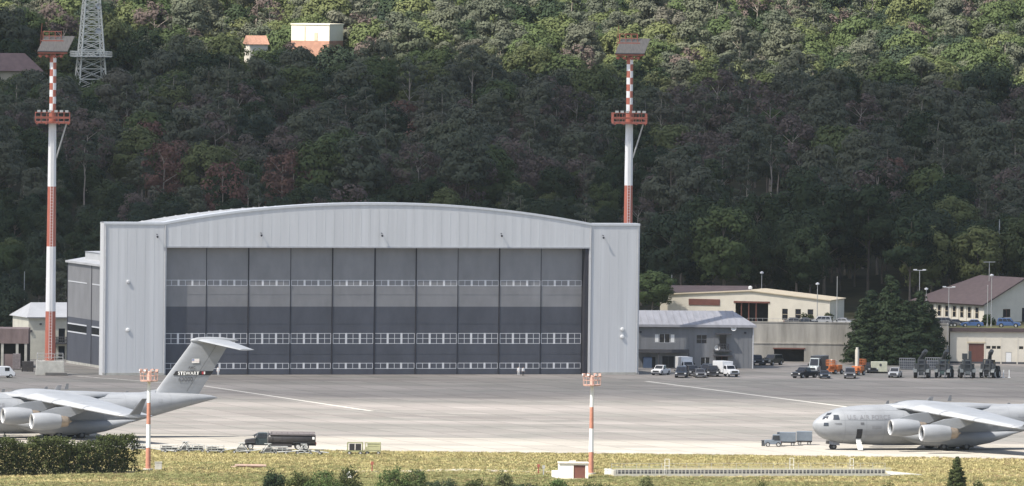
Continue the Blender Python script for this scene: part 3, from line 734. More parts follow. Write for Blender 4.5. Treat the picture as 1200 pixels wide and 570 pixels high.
def garages():
    Y = 2411.0; s = F / Y; o = atY(1113, 425, Y); o.z = 0
    t = empty('garage_block', o, 0, 'low cream garage block with brown roller door under the terrace', 'building')
    def X(px): return (px - 1113) / s
    Lw, Hh = X(1262), 6.25
    ops = [(X(1135), X(1153), .02, 3.9), (X(1178.5), X(1185.5), .02, 2.3)] + [(X(q), X(q) + .85, 2.9, 3.5) for q in (1155.5, 1162, 1168, 1194, 1200.5, 1207)] + [(X(1215), X(1233), .02, 3.9)]
    mb = MB(); wallbox(mb, 0, Lw, 0, 8, 0, Hh, ops, None)
    for q in (1133, 1154, 1173, 1192, 1212): mb.box(X(q) - .1, X(q) + .1, -.07, -.002, 0, Hh - .02)
    mb.build('wall', m_cream, t)
    mb = MB(); mb.box(-.4, Lw + .4, -.5, .5, Hh, Hh + .75); mb.build('roof_edge', m_brown, t)
    mb = MB(); mb.box(-.02, Lw, -.04, -.003, 0, .4); mb.build('plinth', m_greyd, t)
    for k in (0, 8):
        a, b, c, d = ops[k]; q = MB(); q.box(a, b, .12, .2, c, d)
        z = c + .3
        while z < d: q.box(a + .01, b - .01, .09, .119, z - .05, z + .05); z += .35
        q.build('roller_door', m_maroon, t)
        q = MB(); q.box(a - .3, b + .3, -.12, -.004, d + .1, d + .35); q.build('door_lintel', m_creamd, t)
    a, b, c, d = ops[1]; q = MB(); q.box(a + .05, b - .05, .05, .12, c, d - .05); q.box(b - .3, b - .2, .0, .05, 1.0, 1.1); q.build('door', m_wpaint, t)
    for k in range(2, 8): window(t, *ops[k], 0, 1, 1, m_creamd, fr=.05)
garages()

def left_shed():
    o = at(33, 421); th = R(17)
    t = empty('cream_shed', o, th, 'cream gabled shed with grey roof behind the left mast', 'building')
    L_, Hh, Dp = 12.5, 8.2, 12
    ops = [(6.0, 7.3, 3.2, 5.9), (6.0, 7.3, .02, 2.5), (9.6, 10.8, .02, 6.2)]
    mb = MB(); wallbox(mb, 0, L_, 0, Dp, 0, Hh, ops, None)
    mb.build('wall', mat('shed_render', (.58, .56, .47), .9, .1, .5), t)
    mb = MB(); mb.slab([(-.5, -.6, Hh - .2), (L_, -.6, Hh - .2), (L_ , Dp / 2, Hh + 2.4), (-.5 + 2.5, Dp / 2, Hh + 2.4)], .12); mb.slab([(L_, Dp + .5, Hh - .2), (-.5, Dp + .5, Hh - .2), (2, Dp / 2, Hh + 2.4), (L_, Dp / 2, Hh + 2.4)], .12)
    mb.add([(-.45, -.5, Hh - .2), (2, Dp / 2, Hh + 2.4), (-.45, Dp + .4, Hh - .2)], [(0, 1, 2)])
    mb.build('roof', m_roofm, t)
    window(t, *ops[0], 0, 1, 1, m_greyd, name='upper_door'); window(t, *ops[1], 0, 1, 1, m_greyd, name='door'); window(t, *ops[2], 0, 1, 1, m_grey, m_grey, name='side_door')
    q = MB(); q.box(5.0, 8.0, -1.4, -.01, 2.95, 3.15); q.T = Matrix.Translation((6.4, -.75, 3.15)); rail_ring(q, 1.5, .65, 0, 1.1, .05); q.T = None
    q.tube((5.1, -1.3, 0), (5.1, -1.3, 3), .07)
    for k in range(9): q.box(3.2 + .22 * k, 3.5 + .22 * k, -1.3, -.4, .3 * k, .3 * k + .1)
    q.build('landing', m_greyd, t)
    q = MB(); q.box(2.2, 2.6, -.2, -.01, 6.6, 6.9); q.box(.2, .7, -.3, -.01, 5.2, 5.6); q.build('wall_lamp', m_greyd, t)
left_shed()

def open_shed():
    o = at(-14, 431); s = F / o.y
    t = empty('open_store', o, 0, 'low open-fronted store with reddish flat roof at the left edge', 'shed')
    L_ = 47 / s
    m_f = mat('store_fascia', (.19, .145, .14), .9, .3, .6, stretch=(1, 1, .3))
    mb = MB(); mb.box(0, L_, 0, 9, 4.6, 7.4); mb.build('roof', m_f, t)
    mb = MB(); mb.box(0, L_, 8.7, 9, 0, 4.6); mb.box(L_ - .2, L_, 0, 8.7, 0, 4.6); mb.build('back_wall', m_dark, t)
    for x in (.4, L_ * .35, L_ * .72, L_ - .5): q = MB(); q.box(x - .25, x + .25, .1, .6, 0, 4.6); q.build('post', m_conc, t)
    mb = MB(); mb.box(L_ * .35, L_ * .72, .3, .5, 0, 2.6); mb.build('low_wall', m_f, t)
    return o, s
open_shed()
def store_goods():
    m1 = mat('crate_dark', (.05, .045, .045), .8, .3, 2); m2 = mat('crate_grey', (.22, .19, .19), .8, .2, 2)
    for i, (a, b, by, h, m, lab) in enumerate(((15, 24, 433.5, 3.0, m2, 'reddish grey stacked crate in front of the open store'), (25.5, 39, 435.5, 1.9, m1, 'black pallet cage between the open store and the mast base'))):
        p = at((a + b) / 2, by); s = F / p.y; w_ = (b - a) / s
        q = MB(); q.box(-w_ / 2, w_ / 2, -1, 1, .15, h)
        for z in np.arange(.3, h, .45): q.box(-w_ / 2 - .03, w_ / 2 + .03, -1.03, 1.03, z - .05, z + .05)
        for x in (-w_ / 2 + .1, 0, w_ / 2 - .1): q.box(x - .06, x + .06, -1.05, -1.0, .1, h); q.box(x - .1, x + .1, -.9, .9, 0, .15)
        tag(q.build('storage_crate', m, loc=p), lab, 'crate')
store_goods()

# houses up on the hill
def hill_houses():
    Y = 2985.0; o = atY(341, 54, Y); o.z = atY(341, 56, Y).z
    t = empty('hill_building', o, R(-24), 'bright cream flat-roofed building with terracotta base high in the forest', 'building')
    s = F / Y; W_ = 45 / s / math.cos(R(24)); zt = atY(341, 29, Y).z - o.z; zb = atY(341, 47.5, Y).z - o.z
    mb = MB(); mb.box(0, W_, 0, 8, -6, zb, 1); mb.box(0, W_, .05, 8, zb, zt, 0); mb.box(-.15, W_ + .15, -.1, 8.1, zt, zt + .3, 0)
    mb.box(3.6, 3.75, -.08, .05, zb, zt - .3, 2)
    mb.build('wall', [mat('hill_cream', (.78, .72, .56), .9, .05), mat('terracotta', (.42, .23, .16), .9, .15), m_creamd], t)
    q = MB(); q.box(6.2, 7.0, -.06, .04, zb + .02, zb + 2.0); q.build('door', m_creamd, t)
    o = atY(300, 54, 2975); t = empty('orange_roofed_house', o, R(20), 'small house with orange tiled roof among the hillside trees', 'house')
    mb = MB(); mb.box(-2.3, 2.3, -2, 2, -4, .6); mb.build('wall', m_cream, t)
    mb = MB(); mb.prismx([(-2.5, .4), (2.5, .4), (0, 2.5)], -2.6, 2.6); mb.build('roof', mat('orange_tile', (.42, .23, .16), .9, .2, 2), t)
    o = atY(16, 84, 2960); t = empty('brown_roofed_house', o, R(10), 'house with wide brown hipped roof in the forest at the left edge', 'house')
    mb = MB(); mb.box(-7.5, 6.5, -4, 4, -4, .4); mb.build('wall', m_creamd, t)
    mb = MB(); mb.frus((-8.5, 6.6, -5, 5), (-5, 2.6, -.3, .3), .2, 4.4); mb.build('roof', mat('far_brown_roof', (.19, .13, .12), .85, .15, .7), t)
hill_houses()

# kiosk and fittings by the foreground mast
def kiosk():
    p = at(671.5, 560.5); s = F / p.y
    t = empty('white_kiosk', p, R(4), 'small white flat-roofed kiosk with a dark brown door beside the foreground mast', 'kiosk')
    w_ = 34 / s / 2; h = 17.6 / s
    mb = MB(); wallbox(mb, -w_, w_, -1.4, 1.4, 0, h, [(w_ - 2.3, w_ - .45, .02, h - .25)], None); mb.build('wall', mat('kiosk_white', (.78, .76, .70), .8, .06), t)
    mb = MB(); mb.box(-w_ - .12, w_ + .12, -1.55, 1.5, h, h + .16); mb.box(-.6, .4, -.4, .4, h + .16, h + .4); mb.build('roof', mat('kiosk_roof', (.55, .52, .47), .9), t)
    mb = MB(); mb.box(w_ - 2.28, w_ - .47, -1.3, -1.22, .04, h - .27); mb.box(w_ - .75, w_ - .68, -1.34, -1.3, 1, 1.15); mb.build('door', m_maroon, t)
    mb = MB(); mb.box(-w_ - 1.1, -w_ - .06, -1.0, .4, 0, 1.15); mb.build('meter_cabinet', m_wpaint, t, bevel=.04)
kiosk()
# ------------------------------------------------------------------ transport aircraft (nose at x = 0, tail towards +x)
m_ac = mat('aircraft_grey', (0.222, 0.234, 0.252), 0.48, 0.13, 0.7, stretch=(.35, 1, 1), spec=.45)
m_acd = mat('aircraft_dark_grey', (0.13, 0.135, 0.145), 0.5, 0.1, 1)
m_joint = mat('joint_grey', (0.195, 0.205, 0.222), 0.5, .1, 1)
m_side = mat('side_lettering', (0.165, 0.17, 0.185), 0.6, .05)
m_slat = mat('slat_pale', (0.30, 0.312, 0.33), 0.45, .06, 1)
m_mark = mat('aircraft_marking', (0.10, 0.104, 0.115), 0.6, .05)
m_tan = mat('hot_metal', (0.26, 0.215, 0.17), 0.45, 0.2, 2, metal=.5)
m_lip = mat('bright_lip', (0.50, 0.50, 0.50), 0.3, 0.05, 2, metal=.3)
m_glassb = mat('cockpit_glass', (.03, .035, .045), .1, .2, 1, spec=.6)
ST = [(0, 4.0, 4.0, .02), (.08, 4.42, 3.6, .42), (.3, 4.78, 3.2, .78), (.9, 5.25, 2.5, 1.42), (1.85, 5.93, 1.85, 2.05), (3.5, 6.62, 1.35, 2.75), (5, 6.98, 1.05, 3.1), (8.6, 7.35, .85, 3.42),
      (12, 7.45, .78, 3.43), (25, 7.5, .78, 3.43), (28, 7.5, 1.0, 3.43), (33, 7.5, 1.95, 3.3), (38, 7.48, 3.2, 2.85), (43, 7.42, 4.6, 2.1), (47, 7.2, 5.65, 1.2), (49.2, 6.95, 6.2, .5), (50.2, 6.62, 6.5, .05)]
def fst(x):
    x = max(0.0, min(50.2, x))
    for i in range(len(ST) - 1):
        if x <= ST[i + 1][0]: break
    # Catmull-Rom through the stations
    p0, p1, p2, p3 = ST[max(0, i - 1)], ST[i], ST[i + 1], ST[min(len(ST) - 1, i + 2)]
    u = (x - p1[0]) / (p2[0] - p1[0]); out = []
    for k in (1, 2, 3):
        m1 = (p2[k] - p0[k]) / (p2[0] - p0[0]) * (p2[0] - p1[0]); m2 = (p3[k] - p1[k]) / (p3[0] - p1[0]) * (p2[0] - p1[0])
        if i == 0: m1 = 2.2 * (p2[k] - p1[k]) / 1
        out.append((2 * u**3 - 3 * u**2 + 1) * p1[k] + (u**3 - 2 * u**2 + u) * m1 + (-2 * u**3 + 3 * u**2) * p2[k] + (u**3 - u**2) * m2)
    return out
def fpt(x, a, off=0.0):                    # a: angle from the top, positive to the near side (-y)
    zt, zb, hw = fst(x); c = (zt + zb) / 2; h = (zt - zb) / 2
    ca, sa = math.cos(a), math.sin(a); e = .92
    return Vector((x, -(hw + off) * math.copysign(abs(sa) ** e, sa), c + (h + off) * math.copysign(abs(ca) ** e, ca)))
def fz(x, z, side=-1, off=0.0):            # point of the skin at height z
    zt, zb, hw = fst(x); c = (zt + zb) / 2; h = (zt - zb) / 2
    ca = max(-1, min(1, (z - c) / h)); a = math.acos(math.copysign(abs(ca) ** (1 / .92), ca))
    return fpt(x, a if side < 0 else -a, off)
def patch(mb, q, off=.03, n=5, side=-1, m=0):   # q: four (x, z) corners laid on the skin
    vs = []
    for j in range(n + 1):
        for i in range(n + 1):
            u, v = i / n, j / n
            x = (q[0][0] * (1 - u) + q[1][0] * u) * (1 - v) + (q[3][0] * (1 - u) + q[2][0] * u) * v
            z = (q[0][1] * (1 - u) + q[1][1] * u) * (1 - v) + (q[3][1] * (1 - u) + q[2][1] * u) * v
            vs.append(fz(x, z, side, off))
    mb.add(vs, [(j * (n + 1) + i, j * (n + 1) + i + 1, (j + 1) * (n + 1) + i + 1, (j + 1) * (n + 1) + i) for j in range(n) for i in range(n)], m)
def text_mesh(s, size, fn, name, material, parent, bold=0.0):
    cu = bpy.data.curves.new('text', 'FONT'); cu.body = s; cu.size = size; cu.offset = bold; cu.space_character = 1.1
    ob = bpy.data.objects.new('text', cu); COL.objects.link(ob)
    bpy.context.view_layer.update()
    me = bpy.data.meshes.new_from_object(ob); bpy.data.objects.remove(ob); bpy.data.curves.remove(cu)
    for v in me.vertices: v.co = fn(v.co.x, v.co.y)
    me.name = name; me.materials.clear(); me.materials.append(material)
    o = bpy.data.objects.new(name, me); COL.objects.link(o); o.parent = parent; return o
def airfoil(le, chord, th, z, y, n=11, twist=0):
    xs = [(1 - math.cos(math.pi * i / n)) / 2 for i in range(n + 1)]
    yt = lambda t: 5 * th * (.2969 * math.sqrt(t) - .126 * t - .3516 * t * t + .2843 * t**3 - .1036 * t**4)
    return [(le + chord * t, y, z + chord * (yt(t) * 1.1) + twist * t) for t in xs] + [(le + chord * t, y, z - chord * yt(t) * .85 + twist * t) for t in reversed(xs[1:-1])]

def aircraft(o, th, label):
    t = empty('transport_aircraft', o, th, label, 'aircraft', 'grey four-engined transport aircraft on the apron')
    # fuselage
    xs = [0, .03, .08, .18, .3, .55, .9, 1.35, 1.85, 2.6, 3.5, 4.2, 5, 6.5, 8.6, 10, 12, 15, 18, 21, 25, 26.5, 28, 30, 33, 35.5, 38, 40.5, 43, 45, 47, 48.2, 49.2, 49.8, 50.2]
    n = 44; mb = MB(); mb.loft([[fpt(x, 2 * math.pi * i / n) for i in range(n)] for x in xs])
    fu = mb.build('fuselage', m_ac, t, smooth=60)
    # wing box hump on the roof, and small antennas
    mb = MB(); secs = []
    for x, w_, h_ in ((12.5, .1, .05), (14, 2.3, .12), (16.5, 3.1, .26), (22, 3.3, .32), (27, 3.1, .24), (30, 2.2, .1), (32.5, .1, .04)):
        secs.append([(x, -w_ * math.cos(math.pi * i / 14), 6.9 + (.6 + h_) * math.sin(math.pi * i / 14) ** .6) for i in range(15)])
    mb.loft(secs, closed=False); mb.build('wing_fairing', m_ac, t, smooth=60)
    for x, h_ in ((12.6, .75), (13.5, .3), (20, .5), (23.6, 1.0), (34, .3)):
        mb = MB(); z = fst(x)[0] - .1 + (.6 if 14 < x < 28 else 0)
        mb.loft([[(x, -.05, z), (x + .7, -.05, z), (x + .7, .05, z), (x, .05, z)], [(x + .35, -.03, z + h_), (x + .75, -.03, z + h_), (x + .75, .03, z + h_), (x + .35, .03, z + h_)]]); mb.build('antenna', m_acd, t)
    # cockpit glass
    for sd in (-1, 1):
        for q in (((1.15, 5.02), (1.95, 5.18), (2.2, 5.62), (1.55, 5.55)), ((1.75, 5.64), (2.5, 5.85), (2.9, 6.2), (2.25, 6.08)), ((2.75, 5.05), (3.75, 5.05), (3.7, 5.85), (2.95, 5.85)), ((1.25, 4.0), (2.0, 4.0), (2.0, 4.55), (1.35, 4.55))):
            mb = MB(); patch(mb, q, .025, 4, sd); mb.build('cockpit_window', m_glassb, t)
    # crew door with its open stairs
    mb = MB(); patch(mb, ((6.6, 2.0), (7.55, 2.0), (7.55, 3.55), (6.6, 3.55)), .03, 4); mb.build('crew_door', m_dark, t)
    a = fz(6.65, 1.9, -1, .05); mb = MB()
    mb.slab([(6.65, a.y, a.z), (7.5, a.y, a.z), (7.5, a.y - 1.2, .12), (6.65, a.y - 1.2, .12)], .05)
    for k in range(6): u = (k + .5) / 6; mb.box(6.66, 7.49, a.y - 1.2 * u - .12, a.y - 1.2 * u + .1, a.z * (1 - u) + .1, a.z * (1 - u) + .16)
    mb.build('boarding_stairs', m_wpaint, t)
    # lettering on the forward fuselage
    def side_text(x0, z0): return lambda u, v: fz(x0 + u, z0 + v, -1, .03)
    text_mesh('U.S. AIR FORCE', 1.0, side_text(5.0, 5.15), 'lettering', m_side, t, .02)
    text_mesh('62000', .42, side_text(2.9, 4.25), 'lettering', m_mark, t, .01)
    for sd, x, z in ((-1, 7.2, 4.3),): mb = MB(); patch(mb, ((x, z), (x + .6, z), (x + .6, z + .35), (x, z + .35)), .025, 2, sd); mb.build('emblem', m_mark, t)
    # skin joints and hatches
    mb = MB()
    for x in (4.6, 8.2, 11.4, 14.8, 19.6, 24.4, 29.5, 33.5, 37.5, 41.5, 45.2):
        mb.loft([[fpt(x + dx, 2 * math.pi * i / 40, .012) for i in range(40)] for dx in (0, .06)], cap=False)
    for zz in (2.6, 5.0, 6.6):
        for sd in (-1, 1):
            r0 = [fz(x, zz, sd, .012) for x in np.linspace(3.5, 33, 40)]; r1 = [fz(x, zz + .05, sd, .012) for x in np.linspace(3.5, 33, 40)]
            mb.loft([r0, r1], closed=False, cap=False)
    mb.build('panel_joint', m_joint, fu)
    for x0, z0, dx, dz in ((9.2, 3.6, 1.6, .5), (10.2, 5.0, .9, .9), (8.4, 2.1, 1.2, .4), (30.5, 3.4, 1.0, 1.9), (35.0, 5.4, 1.4, .5), (39.2, 5.9, .8, .6)):
        mb = MB(); patch(mb, ((x0, z0), (x0 + dx, z0), (x0 + dx, z0 + dz), (x0, z0 + dz)), .018, 3); mb.build('hatch', m_joint, fu)
    # wings
    def wing_le(y): y = abs(y); return 15.2 + (y - 3.0) * .505
    def wing_te(y): y = abs(y); return 27.3 + max(0, y - 3) * .21
    def wing_z(y): y = abs(y); return 6.95 - (y - 3) * .104
    for sd in (-1, 1):
        mb = MB(); secs = []
        for y in (0.5, 3.0, 6, 9, 13, 17, 21, 24.2, 24.9):
            le = wing_le(y); c = wing_te(y) - le
            if y > 24.5: le += .5; c -= .6
            secs.append(airfoil(le, c, .135 if y < 6 else .11, wing_z(y), sd * y))
        mb.loft(secs); wg = mb.build('wing', m_ac, t, smooth=50)
        # leading-edge slats : pale strips let on to the nose of the wing, three to a side
        for ya, yb in ((4.4, 9.8), (10.2, 16.6), (17.0, 24.2)):
            mb = MB(); secs = []
            for k in range(5):
                y = ya + (yb - ya) * k / 4; le = wing_le(y); c = wing_te(y) - le; th_ = .135 if y < 6 else .11
                yt = lambda q: 5 * th_ * (.2969 * math.sqrt(q) - .126 * q - .3516 * q * q + .2843 * q**3 - .1036 * q**4)
                row = [(le + c * q - .02, sd * y, wing_z(y) + c * yt(q) * 1.1 + .025) for q in (.15, .10, .06, .03, .01, .002)] + [(le - .03, sd * y, wing_z(y))] + [(le + c * q - .02, sd * y, wing_z(y) - c * yt(q) * .85 - .025) for q in (.002, .01, .03)]
                secs.append(row)
            mb.loft(secs, closed=False); mb.build('slat', m_slat, wg, smooth=60)
        # winglet
        y = 24.7; mb = MB(); secs = []
        for k, (dy, dz, dx, c) in enumerate(((0, 0, 1.2, 2.2), (.25, .5, 1.7, 1.8), (.5, 1.3, 2.3, 1.45), (.85, 2.9, 3.5, .8))):
            le = wing_le(y) + dx; nn = Vector((0, sd * .93, -.33 * 1)).normalized()
            sec = airfoil(le, c, .10, 0, 0, 7)
            secs.append([(p[0], sd * (y + dy) + p[2] * 1.0, wing_z(y) + dz) for p in sec])
        mb.loft(secs); mb.build('winglet', m_acd, t, smooth=50)
        # flap track fairings
        for y in (5.2, 10.0, 15.2, 19.5):
            x0 = wing_te(y) - 4.0; mb = MB(); z = wing_z(y) - .45
            mb.loft([[(x0 + a, sd * y + r * math.cos(2 * math.pi * i / 10) * .7, z - a * .06 + r * math.sin(2 * math.pi * i / 10)) for i in range(10)] for a, r in ((0, .03), (1, .34), (2.6, .45), (4.2, .3), (5.6, .03))])
            mb.build('flap_fairing', m_ac, t, smooth=60)
        # engines
        for y, dz in ((7.4, 0), (13.7, 0)):
            x0 = wing_le(y) - 6.5; z = wing_z(y) - 2.5
            O = (x0, sd * y, z)
            mb = MB(); mb.lathe([(.55, 1.1), (.2, 1.11), (.02, 1.18), (0, 1.23), (.05, 1.29), (.3, 1.36), (1.2, 1.45), (2.4, 1.46), (3.6, 1.36), (4.9, 1.14), (4.9, 1.03)], O, 'x', 36, [0, 1, 1, 1, 0, 0, 0, 0, 0, 0])
            mb.lathe([(4.2, 1.05), (4.9, 1.1)], O, 'x', 28, 0)
            na = mb.build('engine_nacelle', [m_ac, m_lip], t, smooth=50)
            mb = MB(); mb.lathe([(4.55, .98), (5.3, .98), (6.1, .86), (6.35, .70), (6.3, .55)], O, 'x', 28, 0); mb.lathe([(5.6, .5), (6.4, .36), (7.0, .05)], O, 'x', 20, 0); mb.build('exhaust', m_tan, na)
            mb = MB(); mb.lathe([(.45, .02), (.6, .12), (.85, .32), (.95, .34)], O, 'x', 20, 1)
            for k in range(24):
                a = 2 * math.pi * k / 24; c, s_ = math.cos(a), math.sin(a); c2, s2 = math.cos(a + .2), math.sin(a + .2)
                mb.add([(x0 + .85, O[1] + .3 * c, z + .3 * s_), (x0 + .75, O[1] + 1.15 * c, z + 1.15 * s_), (x0 + .98, O[1] + 1.15 * c2, z + 1.15 * s2), (x0 + 1.0, O[1] + .3 * c2, z + .3 * s2)], [(0, 1, 2, 3)], 0)
            mb.lathe([(1.1, 1.2), (1.1, .02)], O, 'x', 24, 2)
            mb.build('fan', [m_steel, m_acd, m_dark], na)
            mb = MB(); zt_ = wing_z(y) + .02
            mb.loft([[(x0 + 1.6, sd * y - .05, z + 1.45), (x0 + 1.6, sd * y + .05, z + 1.45), (x0 + 1.7, sd * y + .05, z + 1.6), (x0 + 1.7, sd * y - .05, z + 1.6)],
                     [(x0 + 4.0, sd * y - .24, z + 1.1), (x0 + 4.0, sd * y + .24, z + 1.1), (x0 + 4.0, sd * y + .24, z + 2.25), (x0 + 4.0, sd * y - .24, z + 2.25)],
                     [(x0 + 6.6, sd * y - .28, z + .72), (x0 + 6.6, sd * y + .28, z + .72), (x0 + 6.6, sd * y + .28, zt_), (x0 + 6.6, sd * y - .28, zt_)],
                     [(x0 + 9.6, sd * y - .05, zt_ - .7), (x0 + 9.6, sd * y + .05, zt_ - .7), (x0 + 9.6, sd * y + .05, zt_ - .2), (x0 + 9.6, sd * y - .05, zt_ - .2)]])
            mb.build('pylon', m_ac, t, smooth=40)
        # landing gear sponson
        mb = MB(); n2 = 20; secs = []
        for x, rr, zc, hh in ((13.2, .03, 2.75, .03), (14.5, .45, 2.45, .42), (16.5, .95, 2.1, .85), (19, 1.35, 1.85, 1.15), (23, 1.55, 1.75, 1.25), (27, 1.5, 1.8, 1.2), (30, 1.1, 2.1, .95), (33, .5, 2.6, .5), (35.2, .03, 3.0, .03)):
            secs.append([(x, sd * 3.05 + rr * math.cos(2 * math.pi * i / n2), zc + hh * math.sin(2 * math.pi * i / n2)) for i in range(n2)])
        mb.loft(secs); mb.build('gear_sponson', m_ac, t, smooth=60)
        mb = MB()
        for x in (21.2, 25.2): mb.tube((x + .4, sd * 3.0, 1.6), (x + .4, sd * 3.0, .62), .22, n=10); mb.tube((x + .4, sd * 2.2, .62), (x + .4, sd * 4.1, .62), .14, n=8)
        for x in (20.6, 26.9): mb.box(x, x + .06, sd * 3.0 - .9, sd * 3.0 + .9, .42, 1.3)
        mb.build('main_gear', m_steel, t)
        for x in (21.6, 25.6):
            for y in (2.25, 3.05, 3.95):
                mb = MB(); O = (x, sd * y, .62); mb.lathe([(-.2, .3), (-.2, .5), (-.14, .6), (0, .625), (.14, .6), (.2, .5), (.2, .3)], O, 'y', 22, [0, 0, 0, 0, 0, 0]); mb.lathe([(-.19, .02), (-.15, .3)], O, 'y', 16, 1); mb.lathe([(.19, .02), (.15, .3)], O, 'y', 16, 1); mb.build('wheel', [m_black, m_acd], t, smooth=40)
    # nose gear
    mb = MB(); mb.tube((3.7, 0, 1.9), (3.55, 0, .55), .16, n=10); mb.tube((3.55, -.55, .52), (3.55, .55, .52), .1, n=8); mb.tube((4.9, 0, 1.6), (3.6, 0, .9), .09)
    for s_ in (-1, 1): mb.slab([(2.6, s_ * .75, 1.5), (4.4, s_ * .75, 1.3), (4.4, s_ * .95, .75), (2.6, s_ * .95, .95)], .03)
    mb.build('nose_gear', m_steel, t)
    for y in (-.42, .42):
        mb = MB(); O = (3.55, y, .52); mb.lathe([(-.18, .25), (-.18, .42), (-.12, .5), (0, .525), (.12, .5), (.18, .42), (.18, .25)], O, 'y', 20, [0, 0, 0, 0, 0, 0]); mb.lathe([(-.17, .02), (-.14, .25)], O, 'y', 14, 1); mb.lathe([(.17, .02), (.14, .25)], O, 'y', 14, 1); mb.build('wheel', [m_black, m_acd], t, smooth=40)
    # fin
    def fin_sec(z):
        u = (z - 7.0) / (16.2 - 7.0); le = 38.9 + 7.0 * u; te = 46.9 + 5.6 * u; c = te - le; th_ = .105 - .02 * u
        s_ = airfoil(le, c, th_, 0, 0, 9); return [(p[0], p[2], z) for p in s_]
    mb = MB(); mb.loft([fin_sec(z) for z in (6.6, 8.5, 11, 13.5, 16.2)]); mb.build('fin', m_ac, t, smooth=50)
    mb = MB(); mb.loft([[(36.2, -.05, 7.35), (36.2, .05, 7.35), (36.3, 0, 7.42)], [(39.2, -.3, 7.3), (39.2, .3, 7.3), (39.6, 0, 8.0)]]); mb.build('dorsal_fillet', m_ac, t)
    # rudder hinge line
    mb = MB()
    for s_ in (-1, 1):
        vs = []
        for z in (7.6, 12, 15.9):
            u = (z - 7.0) / 9.2; le = 38.9 + 7 * u; te = 46.9 + 5.6 * u; c = te - le; xx = le + c * .68
            hy = c * (.105 - .02 * u) * 5 * (.2969 * math.sqrt(.68) - .126 * .68 - .3516 * .4624 + .2843 * .3144 - .1036 * .2138) * 1.1 + .015
            vs += [(xx, s_ * hy, z), (xx + .09, s_ * hy * .97, z)]
        mb.add(vs, [(0, 1, 3, 2), (2, 3, 5, 4)])
    mb.build('rudder_line', m_acd, t)
    # fin marking band, letters, numbers, flag : laid on the near side of the fin
    def fin_y(x, z):
        u = (z - 7.0) / 9.2; le = 38.9 + 7 * u; te = 46.9 + 5.6 * u; c = te - le; s_ = min(1, max(.001, (x - le) / c))
        return -(c * (.105 - .02 * u) * 5 * (.2969 * math.sqrt(s_) - .126 * s_ - .3516 * s_**2 + .2843 * s_**3 - .1036 * s_**4) * 1.0)
    def fin_patch(mb, x0, x1, z0, z1, off, sl=0.0, m=0, n=14):
        vs = []
        for i in range(n + 1):
            for zz in (z0, z1):
                x = x0 + (x1 - x0) * i / n + (zz - z0) * sl; vs.append((x, fin_y(x, zz) - off, zz))
        mb.add(vs, [(2 * i, 2 * i + 2, 2 * i + 3, 2 * i + 1) for i in range(n)], m)
    mb = MB(); fin_patch(mb, 42.35, 49.0, 10.35, 11.05, .02, .7); mb.build('fin_band', m_black, t)
    text_mesh('STEWART', .78, lambda u, v: Vector((43.2 + u, fin_y(43.2 + u, 10.45 + v) - .045, 10.42 + v)), 'lettering', m_wpaint, t, .02)
    mb = MB(); fin_patch(mb, 47.4, 47.75, 10.5, 10.95, .04, 0, 0, 3); fin_patch(mb, 47.75, 48.0, 10.5, 10.95, .04, 0, 1, 3); mb.build('fin_emblem', [mat('marking_red', (.45, .05, .06), .6), m_wpaint], t)
    text_mesh('62000', .95, lambda u, v: Vector((43.3 + u, fin_y(43.3 + u, 9.45 + v) - .035, 9.35 + v)), 'lettering', m_mark, t, .02)
    text_mesh('AMC', .55, lambda u, v: Vector((45.0 + u, fin_y(45.0 + u, 11.6 + v) - .035, 11.45 + v)), 'lettering', m_mark, t, .02)
    mb = MB()
    for k in range(5): fin_patch(mb, 45.6, 46.9, 12.4 + .14 * k, 12.4 + .14 * (k + 1), .03, .1, 1 if k % 2 == 0 else 0, 4)
    fin_patch(mb, 45.6, 46.0, 12.75, 13.08, .05, .1, 2, 3)
    mb.build('flag', [mat('flag_red', (.62, .52, .52), .6), m_wpaint, mat('flag_blue', (.25, .28, .42), .6)], t)
    # bullet fairing and tailplane
    mb = MB(); mb.loft([[(x, r * math.cos(2 * math.pi * i / 16) * .9, 16.15 + r * math.sin(2 * math.pi * i / 16)) for i in range(16)] for x, r in ((45.4, .03), (45.7, .28), (46.6, .5), (48.5, .6), (51, .52), (53, .25), (53.8, .03))]); mb.build('tail_fairing', m_ac, t, smooth=60)
    for sd in (-1, 1):
        mb = MB(); mb.loft([airfoil(46.4 + y * .47, 5.6 - y * .31, .10, 16.2 - y * .125, sd * y, 9) for y in (.1, 3, 6.5, 9.6, 9.95)]); mb.build('tailplane', m_ac, t, smooth=50)
    return t
THP = R(18)
def place_by(px, py, lx, th):
    p = at(px, py); return Vector((p.x - lx * math.cos(th), p.y - lx * math.sin(th), 0))
aircraft(place_by(976, 527.2, 3.55, THP), THP, 'grey transport aircraft at right with its nose and open crew door in view')
aircraft(place_by(74, 512.9, 23.5, THP), THP, 'grey transport aircraft at left with its tall T-tail in front of the hangar')
# ------------------------------------------------------------------ vehicles
def wheel(parent, x, y, r, wd, n=18):
    mb = MB(); O = (x, y, r)
    mb.lathe([(-wd / 2, r * .6), (-wd / 2, r * .9), (-wd * .3, r), (wd * .3, r), (wd / 2, r * .9), (wd / 2, r * .6)], O, 'y', n); tw = mb.build('wheel', m_black, parent, smooth=40)
    mb = MB(); s_ = 1 if y > 0 else -1
    mb.lathe([(s_ * wd * .44, .02), (s_ * wd * .47, r * .2), (s_ * wd * .36, r * .5), (s_ * wd * .5, r * .61)], O, 'y', 12); mb.build('rim', m_galv, tw)
def inset(q, u0, u1, v0, v1, off):
    q = [Vector(p) for p in q]; n = (q[1] - q[0]).cross(q[3] - q[0]).normalized()
    f = lambda u, v: (q[0] * (1 - u) + q[1] * u) * (1 - v) + (q[3] * (1 - u) + q[2] * u) * v + n * off
    return [f(u0, v0), f(u1, v0), f(u1, v1), f(u0, v1)]
